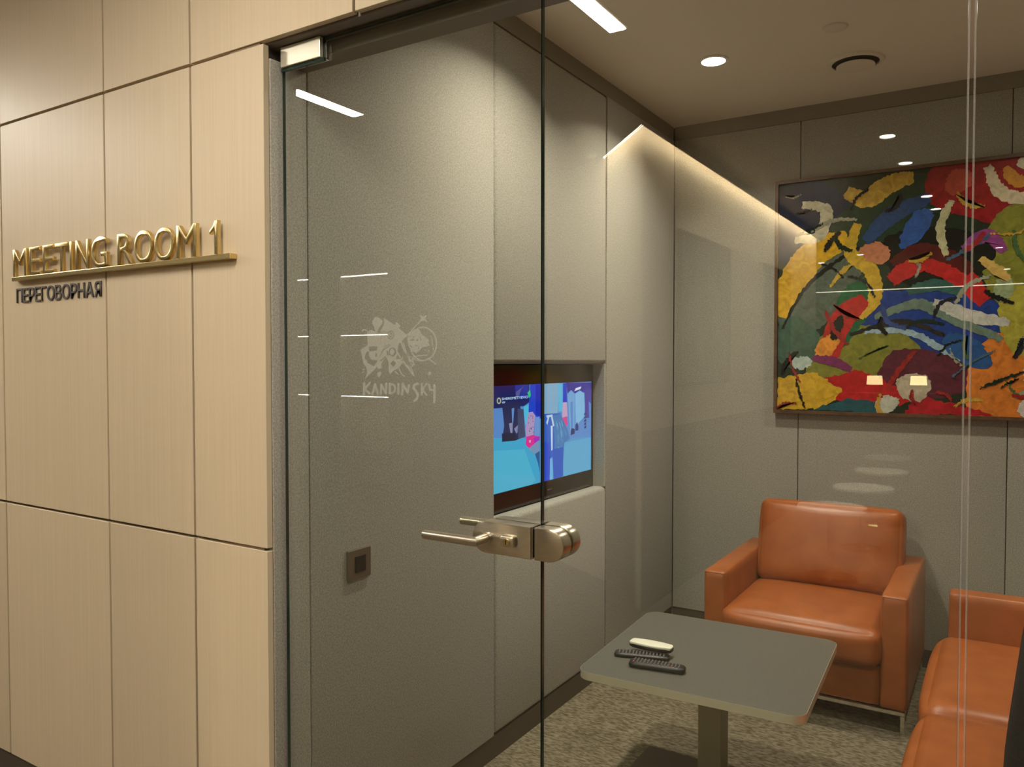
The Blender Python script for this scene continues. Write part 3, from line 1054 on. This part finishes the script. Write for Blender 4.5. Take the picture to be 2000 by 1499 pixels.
# ================================================================== PAINTING (a generic abstract in the same colours)
PX0, PX1, PZ0, PZ1 = -1.043, 0.165, 1.231, 2.449
PY = YB - 0.02
pt = empty('painting', ((PX0 + PX1) / 2, PY - 0.02, PZ0), 'large colourful abstract painting in a thin brown frame', 'painting')
fw, fd = 0.016, 0.042
bm = bmesh.new()
box(bm, PX0, PX1, PY - fd, PY - 0.001, PZ0, PZ0 + fw)
box(bm, PX0, PX1, PY - fd, PY - 0.001, PZ1 - fw, PZ1)
box(bm, PX0, PX0 + fw, PY - fd, PY - 0.001, PZ0 + fw, PZ1 - fw)
box(bm, PX1 - fw, PX1, PY - fd, PY - 0.001, PZ0 + fw, PZ1 - fw)
obj('frame', bm, M['frame_wood'], pt)
bm = bmesh.new()
lay = bm.loops.layers.float_color.new('Col')
cx0, cx1, cz0, cz1 = PX0 + fw, PX1 - fw, PZ0 + fw, PZ1 - fw
CY = PY - 0.026
LYR[0] = 0


def P2(u, v):
    return Vector((cx0 + max(0, min(1, u)) * (cx1 - cx0), CY - LYR[0] * 0.00005, cz1 - max(0, min(1, v)) * (cz1 - cz0)))


prng = random.Random(21)


def rough_poly(pts, col, j=0.006):
    """Brushed patch with an uneven edge (u to the right, v down, 0..1)."""
    LYR[0] += 1
    q = []
    n = len(pts)
    for i in range(n):
        a, b = pts[i], pts[(i + 1) % n]
        m = max(2, int(math.hypot(b[0] - a[0], b[1] - a[1]) / 0.012))
        for s in range(m):
            t_ = s / m
            q.append(P2(a[0] + (b[0] - a[0]) * t_ + prng.uniform(-j, j), a[1] + (b[1] - a[1]) * t_ + prng.uniform(-j, j)))
    f = polyface(bm, q, lay, srgb(*col))


def blob(u, v, ru, rv, rot, col, j=0.005, wob=0.12):
    ph = [prng.uniform(0, 6.28) for _ in range(4)]
    pts = []
    for i in range(22):
        a = 2 * math.pi * i / 22
        k = 1 + wob * (math.sin(2 * a + ph[0]) * 0.6 + math.sin(3 * a + ph[1]) * 0.5 + math.sin(5 * a + ph[2]) * 0.25)
        x, y = ru * k * math.cos(a), rv * k * math.sin(a)
        c_, s_ = math.cos(R(rot)), math.sin(R(rot))
        pts.append((u + x * c_ - y * s_, v + x * s_ + y * c_))
    rough_poly(pts, col, j)


def stroke(pts, wd, col, j=0.004):
    """Tapering curved brush stroke through points."""
    P = []
    n = len(pts)
    for i in range((n - 1) * 8 + 1):
        t_ = i / 8
        a = min(int(t_), n - 2)
        f = t_ - a
        p0, p1, p2, p3 = pts[max(0, a - 1)], pts[a], pts[a + 1], pts[min(n - 1, a + 2)]
        P.append(tuple(0.5 * (2 * p1[d] + (p2[d] - p0[d]) * f + (2 * p0[d] - 5 * p1[d] + 4 * p2[d] - p3[d]) * f * f + (3 * p1[d] - p0[d] - 3 * p2[d] + p3[d]) * f ** 3) for d in (0, 1)))
    le, ri = [], []
    m = len(P)
    for i in range(m):
        a, b = P[max(0, i - 1)], P[min(m - 1, i + 1)]
        d = math.hypot(b[0] - a[0], b[1] - a[1]) or 1
        nx_, ny_ = -(b[1] - a[1]) / d, (b[0] - a[0]) / d
        k = wd / 2 * (0.35 + 0.65 * math.sin(math.pi * (0.08 + 0.84 * i / (m - 1))))
        le.append((P[i][0] + nx_ * k, P[i][1] + ny_ * k))
        ri.append((P[i][0] - nx_ * k, P[i][1] - ny_ * k))
    rough_poly(le + ri[::-1], col, j)


rough_poly([(0, 0), (1, 0), (1, 1), (0, 1)], (34, 48, 34), 0)
DK, GN, OL, RD, YL, BU, WH, OR, NV, MG = (24, 26, 24), (40, 74, 50), (126, 126, 50), (168, 34, 34), (204, 162, 44), (30, 58, 132), (196, 188, 160), (206, 120, 48), (36, 42, 66), (120, 46, 92)
blob(0.10, 0.16, 0.20, 0.20, 0, NV)
blob(0.44, 0.16, 0.24, 0.12, -20, (38, 62, 44))
blob(0.86, 0.10, 0.26, 0.17, 10, (150, 30, 36))
blob(0.97, 0.40, 0.20, 0.22, 20, OL)
blob(0.16, 0.48, 0.24, 0.13, -50, (84, 96, 84))
blob(0.62, 0.36, 0.20, 0.13, 15, DK)
blob(0.60, 0.62, 0.30, 0.13, 12, BU)
blob(0.34, 0.76, 0.24, 0.12, -12, OL)
blob(0.30, 0.58, 0.16, 0.07, -62, (34, 96, 58))
blob(0.58, 0.84, 0.18, 0.10, 10, (92, 36, 54))
blob(0.90, 0.86, 0.16, 0.22, 12, OR)
blob(0.08, 0.70, 0.10, 0.11, 0, (66, 94, 78))
blob(0.92, 0.62, 0.08, 0.13, 0, (166, 158, 62))
rough_poly([(0.20, 0.86), (0.34, 0.82), (0.58, 0.93), (0.50, 0.965), (0.24, 0.95)], (180, 30, 34))
rough_poly([(0.0, 0.86), (0.16, 0.83), (0.28, 0.91), (0.20, 0.99), (0.0, 1.0)], YL)
rough_poly([(0.16, 0.99), (0.30, 0.94), (0.48, 0.965), (0.46, 1.0), (0.14, 1.0)], (40, 84, 92))
rough_poly([(0.52, 1.0), (0.55, 0.92), (0.76, 0.97), (0.84, 1.0)], (170, 28, 40))
stroke([(0.0, 0.58), (0.07, 0.42), (0.16, 0.31), (0.29, 0.26)], 0.13, (212, 166, 40))
stroke([(0.02, 0.64), (0.12, 0.46), (0.28, 0.33), (0.34, 0.30)], 0.016, DK)
stroke([(0.10, 0.10), (0.20, 0.13), (0.17, 0.24), (0.07, 0.25)], 0.05, WH)
stroke([(0.28, 0.06), (0.36, 0.10), (0.45, 0.05), (0.54, 0.03)], 0.08, (206, 168, 66))
stroke([(0.33, 0.20), (0.30, 0.32), (0.38, 0.40), (0.40, 0.52), (0.34, 0.60)], 0.06, (200, 164, 52))
stroke([(0.36, 0.28), (0.46, 0.18), (0.60, 0.12)], 0.07, (44, 74, 120))
blob(0.55, 0.24, 0.045, 0.085, 35, (52, 90, 160))
blob(0.40, 0.33, 0.06, 0.045, 10, (196, 128, 92))
stroke([(0.46, 0.45), (0.58, 0.37), (0.70, 0.43), (0.80, 0.55)], 0.10, (186, 40, 40))
stroke([(0.46, 0.38), (0.56, 0.33), (0.68, 0.37), (0.75, 0.43)], 0.06, (84, 28, 28))
stroke([(0.68, 0.14), (0.64, 0.24), (0.66, 0.36)], 0.035, (190, 186, 146))
stroke([(0.72, 0.34), (0.80, 0.29), (0.86, 0.36)], 0.055, (140, 66, 128))
stroke([(0.80, 0.02), (0.84, 0.12), (0.93, 0.16), (1.0, 0.12)], 0.05, (206, 190, 160))
stroke([(0.86, 0.03), (0.90, 0.09), (1.0, 0.08)], 0.045, (206, 140, 50))
blob(0.965, 0.03, 0.06, 0.045, 0, (204, 196, 170))
blob(0.70, 0.07, 0.05, 0.05, 0, (178, 74, 58))
stroke([(0.22, 0.78), (0.26, 0.62), (0.36, 0.52)], 0.10, (184, 40, 36))
blob(0.21, 0.72, 0.035, 0.07, 35, (218, 142, 54))
blob(0.25, 0.64, 0.025, 0.05, 20, DK)
stroke([(0.40, 0.60), (0.56, 0.55), (0.70, 0.62), (0.86, 0.70)], 0.045, (104, 124, 110))
stroke([(0.62, 0.54), (0.74, 0.60), (0.88, 0.635)], 0.05, (190, 188, 178))
stroke([(0.36, 0.66), (0.52, 0.66), (0.66, 0.74), (0.78, 0.80)], 0.028, (150, 174, 186))
stroke([(0.30, 0.67), (0.50, 0.62), (0.66, 0.68)], 0.022, (36, 34, 36))
blob(0.74, 0.74, 0.10, 0.05, 30, (40, 84, 140))
stroke([(0.52, 0.50), (0.62, 0.475), (0.72, 0.51)], 0.05, (52, 92, 84))
blob(0.10, 0.79, 0.045, 0.03, 0, (176, 192, 182))
stroke([(0.15, 0.77), (0.24, 0.785), (0.31, 0.82)], 0.04, MG)
blob(0.55, 0.89, 0.07, 0.055, 10, (184, 170, 148))
blob(0.45, 0.965, 0.05, 0.035, -40, (190, 190, 174))
blob(0.97, 0.82, 0.04, 0.06, 0, (200, 196, 180))
blob(0.965, 0.955, 0.05, 0.05, 0, (204, 196, 188))
stroke([(0.08, 0.86), (0.10, 0.93), (0.12, 0.99)], 0.012, DK)
blob(0.86, 0.50, 0.035, 0.05, 0, (146, 160, 120))
stroke([(0.78, 0.38), (0.84, 0.43), (0.88, 0.47)], 0.04, (202, 168, 92))
stroke([(0.22, 0.46), (0.27, 0.40), (0.31, 0.37)], 0.02, (190, 158, 60))
for _ in range(46):
    u, v = prng.uniform(0.02, 0.98), prng.uniform(0.03, 0.97)
    c_ = prng.choice([(24, 26, 24), (30, 34, 44), (20, 40, 30), (24, 26, 24), (66, 96, 120), (150, 150, 130), (190, 150, 60), (150, 40, 40), (70, 100, 60), (50, 70, 130)])
    a, l_ = prng.uniform(0, 6.28), prng.uniform(0.03, 0.10)
    b2 = a + prng.uniform(-0.9, 0.9)
    stroke([(u, v), (u + l_ * math.cos(a), v + l_ * math.sin(a)), (u + l_ * (math.cos(a) + math.cos(b2)), v + l_ * (math.sin(a) + math.sin(b2)))], prng.uniform(0.006, 0.022), c_)
obj.keep = True
obj('canvas', bm, M['paint'], pt)
obj.keep = False
obj('backing_board', B(cx0 - 0.001, cx1 + 0.001, CY + 0.0005, CY + 0.006, cz0 - 0.001, cz1 + 0.001), M['backing'], pt)


# ================================================================== SEATING
def piping(pts, parent, r=0.0022):
    bm = bmesh.new()
    for a, b in zip(pts, pts[1:]):
        cyl(bm, a, b, r, n=8)
    return obj('piping', bm, M['stitch'], parent, smooth=True, angle=50)


# armchair against the back wall
AX0, AX1, AY0, AY1 = -1.147, -0.315, 3.462, 4.285
ac = empty('armchair', ((AX0 + AX1) / 2, (AY0 + AY1) / 2, 0), 'tan leather armchair on chrome legs below the painting', 'armchair')
AW = 0.100
for x0, x1 in ((AX0, AX0 + AW), (AX1 - AW, AX1)):
    o = obj('arm', cushion(x0, x1, AY0, AY1 - 0.03, 0.098, 0.560, r=0.014, puff=(0.003, 0.003, 0.003), n=10), M['leather'], ac, smooth=True)
    piping([(x0 + 0.008, AY0 + 0.004, 0.11), (x0 + 0.008, AY0 + 0.002, 0.552), (x1 - 0.008, AY0 + 0.002, 0.552), (x1 - 0.008, AY0 + 0.004, 0.11)], o)
obj('base', cushion(AX0 + AW, AX1 - AW, AY0 + 0.012, AY1 - 0.06, 0.098, 0.262, r=0.012, n=6), M['leather'], ac, smooth=True)
obj('back_frame', cushion(AX0 + AW, AX1 - AW, AY1 - 0.10, AY1, 0.098, 0.62, r=0.02, n=8), M['leather'], ac, smooth=True)
obj('seat_cushion', cushion(AX0 + AW - 0.012, AX1 - AW + 0.004, AY0 - 0.045, 4.03, 0.262, 0.415, r=0.042, puff=(0.004, 0.02, 0.022), n=16), M['leather'], ac, smooth=True)
bm = cushion(-1.043, -0.395, -0.085, 0.085, 0, 0.40, r=0.036, puff=(0.008, 0.03, 0.006), n=16)
bmesh.ops.rotate(bm, verts=bm.verts[:], cent=(0, 0, 0), matrix=Matrix.Rotation(R(-13), 3, 'X'))
bmesh.ops.translate(bm, verts=bm.verts[:], vec=(0, 4.03, 0.405))
obj('back_cushion', bm, M['leather'], ac, smooth=True)


def chrome_frame(x0, x1, y0, y1, parent):
    t = 0.016
    for a in ((x0, x1, y0, y0 + t), (x0, x1, y1 - t, y1), (x0, x0 + t, y0 + t, y1 - t), (x1 - t, x1, y0 + t, y1 - t)):
        obj('rail', B(*a, 0.080, 0.096, r=0.0015), M['chrome'], parent)
    for x in (x0, x1 - t):
        for y in (y0, y1 - t):
            obj('leg', B(x, x + t, y, y + t, 0, 0.080, r=0.0015), M['chrome'], parent)


chrome_frame(AX0 + 0.008, AX1 - 0.008, AY0 + 0.004, AY1 - 0.02, ac)

# sofa along the right wall
SX0, SX1, SY0, SY1 = -0.180, 0.640, 1.86, 3.700
sf = empty('sofa', ((SX0 + SX1) / 2, (SY0 + SY1) / 2, 0), 'tan leather sofa with two seat cushions at the right edge', 'sofa')
for y0, y1 in ((SY0, SY0 + 0.10), (SY1 - 0.10, SY1)):
    o = obj('arm', cushion(SX0, SX1 - 0.03, y0, y1, 0.098, 0.570, r=0.014, puff=(0.003, 0.003, 0.003), n=10), M['leather'], sf, smooth=True)
    piping([(SX0 + 0.004, y0 + 0.008, 0.11), (SX0 + 0.002, y0 + 0.008, 0.562), (SX0 + 0.002, y1 - 0.008, 0.562), (SX0 + 0.004, y1 - 0.008, 0.11)], o)
obj('base', cushion(SX0 + 0.012, SX1 - 0.06, SY0 + 0.10, SY1 - 0.10, 0.098, 0.262, r=0.012, n=6), M['leather'], sf, smooth=True)
obj('back_frame', cushion(SX1 - 0.10, SX1, SY0 + 0.10, SY1 - 0.10, 0.098, 0.62, r=0.02, n=8), M['leather'], sf, smooth=True)
ym = 2.785
for y0, y1 in ((SY0 + 0.10, ym), (ym, SY1 - 0.10)):
    obj('seat_cushion', cushion(SX0 - 0.035, 0.39, y0 + 0.002, y1 - 0.002, 0.262, 0.405, r=0.05, puff=(0.02, 0.003, 0.018), n=16), M['leather'], sf, smooth=True)
    bm = cushion(-0.085, 0.085, y0 + 0.004, y1 - 0.004, 0, 0.41, r=0.05, puff=(0.03, 0.008, 0.006), n=16)
    bmesh.ops.rotate(bm, verts=bm.verts[:], cent=(0, 0, 0), matrix=Matrix.Rotation(R(13), 3, 'Y'))
    bmesh.ops.translate(bm, verts=bm.verts[:], vec=(0.385, 0, 0.405))
    obj('back_cushion', bm, M['leather'], sf, smooth=True)
chrome_frame(SX0 + 0.004, SX1 - 0.02, SY0 + 0.008, SY1 - 0.008, sf)

# dark bag standing on the near sofa cushion
bg = empty('black_bag', (0.16, 2.12, 0.425), 'tall soft black bag upright on the sofa at the right edge', 'bag')
bm = cushion(-0.15, 0.15, -0.14, 0.14, 0, 0.66, r=0.07, puff=(0.025, 0.02, 0.02), n=14)
for v in bm.verts:
    k = 1 - 0.22 * max(0, v.co.z / 0.66) ** 2
    v.co.x = (v.co.x + 0.15) * 1.0 - 0.15 + 0.075 * (v.co.z / 0.66)
    v.co.y *= k
bmesh.ops.translate(bm, verts=bm.verts[:], vec=(0.165, 2.12, 0.428))
obj('body', bm, M['nylon'], bg, smooth=True)
bm = cushion(0.10, 0.30, 1.95, 2.00, 0.47, 0.80, r=0.024, puff=(0, 0.012, 0), n=8)
obj('pocket', bm, M['nylon'], bg, smooth=True)
bm = bmesh.new()
pts = [Vector((0.20 + 0.06 * math.cos(a), 2.12, 1.09 + 0.055 * math.sin(a))) for a in [math.pi * i / 10 for i in range(11)]]
for a, b in zip(pts, pts[1:]): cyl(bm, a, b, 0.009, n=10)
obj('grab_handle', bm, M['nylon'], bg, smooth=True, angle=50)

# ================================================================== TABLE
tb = empty('side_table', (-0.828, 2.625, 0), 'square low table with grey top and satin metal edge', 'table')
TCX, TCY, TA, TH = -0.832, 2.622, R(2.5), 0.353


def rounded_square(h, r, n=8):
    pts = []
    for cx_, cy_, a0 in ((h - r, h - r, 0), (-h + r, h - r, 90), (-h + r, -h + r, 180), (h - r, -h + r, 270)):
        for i in range(n + 1):
            a = R(a0 + 90 * i / n)
            pts.append((cx_ + r * math.cos(a), cy_ + r * math.sin(a)))
    c_, s_ = math.cos(TA), math.sin(TA)
    return [(TCX + x * c_ - y * s_, TCY + x * s_ + y * c_) for x, y in pts]


bm = bmesh.new(); prism(bm, rounded_square(TH - 0.0012, 0.045), 0.4755, 0.500)
obj('tabletop', bm, M['tabletop'], tb)
bm = bmesh.new()
out, inn = rounded_square(TH, 0.046), rounded_square(TH - 0.0011, 0.045)
n = len(out)
for z in (0,):
    vo0 = [bm.verts.new((*p, 0.4735)) for p in out]; vo1 = [bm.verts.new((*p, 0.4995)) for p in out]
    vi0 = [bm.verts.new((*p, 0.4735)) for p in inn]; vi1 = [bm.verts.new((*p, 0.4995)) for p in inn]
    for i in range(n):
        j = (i + 1) % n
        bm.faces.new((vo0[i], vo0[j], vo1[j], vo1[i])); bm.faces.new((vi1[i], vi1[j], vi0[j], vi0[i]))
        bm.faces.new((vo1[i], vo1[j], vi1[j], vi1[i])); bm.faces.new((vi0[i], vi0[j], vo0[j], vo0[i]))
obj('edge_band', bm, M['satin'], tb, smooth=True, angle=30)
obj('post', B(TCX - 0.04, TCX + 0.04, TCY - 0.04, TCY + 0.04, 0.018, 0.475, r=0.002), M['post'], tb)
obj('foot_plate', B(-1.150, -0.51, 2.42, 2.83, 0, 0.018, r=0.006), M['skirting'], tb)


# ================================================================== REMOTES
def place(bm, x, y, z, ang, tilt=0):
    bmesh.ops.rotate(bm, verts=bm.verts[:], cent=(0, 0, 0), matrix=Matrix.Rotation(ang, 3, 'Z') @ Matrix.Rotation(tilt, 3, 'X'))
    bmesh.ops.translate(bm, verts=bm.verts[:], vec=(x, y, z))
    return bm


def remote(x, y, z, ang, L_, W_, H_, label, cols_, rows_, red=(), tilt=0, body='black', top=None, wedge=0):
    t = empty('remote_control', (x, y, z), label, 'remote control', 'remotes on the table')
    bm = cushion(-L_ / 2, L_ / 2, -W_ / 2, W_ / 2, 0, H_, r=min(H_ / 2.2, 0.009), puff=(0.004, 0.001, 0.001), n=8)
    if wedge:
        for v in bm.verts:
            u = v.co.x / L_
            v.co.y *= 1 - wedge * (2 * u) ** 2
    b = obj('body', place(bm, x, y, z, ang, tilt), M[body], t, smooth=True)
    if top:
        bm = cushion(-L_ / 2 + 0.001, L_ / 2 - 0.001, -W_ / 2 + 0.0005, W_ / 2 - 0.0005, H_ * 0.55, H_ + 0.003, r=0.004, puff=(0.003, 0, 0.001), n=8)
        for v in bm.verts:
            u = v.co.x / L_
            v.co.y *= 1 - wedge * (2 * u) ** 2
        obj('cover', place(bm, x, y, z, ang, tilt), M[top], t, smooth=True)
        return t
    for i in range(cols_):
        for j in range(rows_):
            px = -L_ / 2 + 0.014 + (L_ - 0.03) * i / (cols_ - 1)
            py = -W_ / 2 + 0.008 + (W_ - 0.016) * j / (rows_ - 1)
            m = 'red_button' if (i, j) in red else 'button'
            bm = bmesh.new()
            box(bm, px - 0.0028, px + 0.0028, py - 0.0032, py + 0.0032, H_ - 0.0008, H_ + 0.0022, r=0.0008, seg=1)
            obj('button', place(bm, x, y, z, ang, tilt), M[m], t)
    return t


remote(-0.948, 2.400, 0.5005, R(10), 0.176, 0.046, 0.020, 'black remote with a red button nearest the table edge', 14, 4, red=((0, 0), (11, 0)))
remote(-1.030, 2.470, 0.5005, R(17), 0.178, 0.042, 0.014, 'thin black remote lying behind the one with the red button', 14, 4)
remote(-1.015, 2.515, 0.5180, R(2), 0.145, 0.056, 0.018, 'white topped remote lying across the thin black remote', 0, 0, top='white_plastic', wedge=0.35)

# ================================================================== CORRIDOR THINGS (seen only mirrored in the glass)
for i, (x0, x1) in enumerate(((-7.95, -7.28), (-6.74, -6.0))):
    t = empty('display_shelf', ((x0 + x1) / 2, -4.15, 0), ('narrow display shelf with lit boards at the far corridor corner', 'display shelf with lit boards mirrored behind the emblem')[i], 'shelf', 'lit display shelves')
    obj('side_panel', B(x0 - 0.03, x0 - 0.001, -4.4, -4.0, 0, 2.75), M['shelf'], t)
    obj('side_panel', B(x1 + 0.001, x1 + 0.03, -4.4, -4.0, 0, 2.75), M['shelf'], t)
    obj('back_panel', B(x0, x1, -4.4, -4.38, 0.02, 2.75), M['shelf'], t)
    for z in (0.45, 1.10, 1.82, 2.52):
        b = obj('board', B(x0, x1, -4.379, -4.0, z, z + 0.03), M['shelf'], t)
        if z > 1: obj('strip', B(x0 + 0.01, x1 - 0.01, -4.03, -4.01, z - 0.010, z - 0.0005), M['shelf_led'], b)
for i, (x, y) in enumerate(((-1.01, -2.89), (-0.953, -3.92), (-0.96, -5.04), (-1.037, -6.24))):
    t = empty('pedestal_table', (x, y, 0), ('pale round pedestal table closest to the glass wall', 'second pale round pedestal table from the glass wall', 'third pale round pedestal table from the glass wall', 'pale round pedestal table farthest from the glass wall')[i], 'table', 'round corridor tables')
    bm = bmesh.new(); lathe(bm, (x, y, 0), [(0, 0.475), (0.225, 0.475), (0.23, 0.485), (0.225, 0.5), (0, 0.5)], 40)
    obj('tabletop', bm, M['stone'], t, smooth=True, angle=40)
    obj('post', C_((x, y, 0.015), (x, y, 0.474), 0.025), M['chrome'], t, smooth=True, angle=40)
    bm = bmesh.new(); lathe(bm, (x, y, 0), [(0, 0), (0.17, 0), (0.17, 0.008), (0, 0.0148)], 40)
    obj('foot', bm, M['chrome'], t, smooth=True, angle=40)
for i, (y0, y1) in enumerate(((-3.19, -2.08), (-5.2, -4.12))):
    t = empty('framed_picture', (CW, (y0 + y1) / 2, 1.34), ('muted framed picture nearest the slanted end of the cream wall', 'muted framed picture farther along the cream corridor wall')[i], 'picture', 'pictures on the cream wall')
    obj('frame', B(CW + 0.001, CW + 0.03, y0, y1, 1.34, 2.375, r=0.003), M['frame_wood'], t)
    bm = B(CW + 0.0302, CW + 0.032, y0 + 0.03, y1 - 0.03, 1.37, 2.345)
    obj('print', bm, noise_mat('muted_print', (0.10, 0.085, 0.07), (0.30, 0.25, 0.19), scale=(1, 3, 1), nscale=3, detail=2, rough=0.6), t)
# far bar shelf with lit edge and two lamps
t = empty('bar_shelf', (-0.4, -9.6, 0), 'long bar shelf with a thin lit edge deep in the corridor', 'shelf')
obj('counter', B(-2.9, 2.4, -10.0, -9.5, 0, 1.05), M['dado'], t)
obj('upright', B(-2.9, -2.84, -9.98, -9.8, 1.051, 2.60), M['dado'], t)
obj('upright', B(2.34, 2.4, -9.98, -9.8, 1.051, 2.60), M['dado'], t)
b = obj('board', B(-2.839, 2.339, -9.98, -9.7, 2.56, 2.60), M['dado'], t)
obj('strip', B(-2.8, 2.3, -9.72, -9.705, 2.546, 2.559), M['edge_led'], b)
for i, x in enumerate((-1.62, -1.05)):
    t = empty('table_lamp', (x, -9.65, 1.051), ('left of two yellow shaded lamps on the far bar counter', 'right of two yellow shaded lamps on the far bar counter')[i], 'lamp', 'bar lamps')
    bm = bmesh.new(); lathe(bm, (x, -9.65, 1.051), [(0, 0), (0.06, 0), (0.06, 0.01), (0.012, 0.02), (0.012, 0.12), (0, 0.12)], 20)
    obj('base', bm, M['chrome'], t, smooth=True, angle=40)
    obj('lamp_shade', C_((x, -9.65, 1.171), (x, -9.65, 1.30), 0.11, 0.10, n=24), M['lampshade'], t, smooth=True, angle=40)
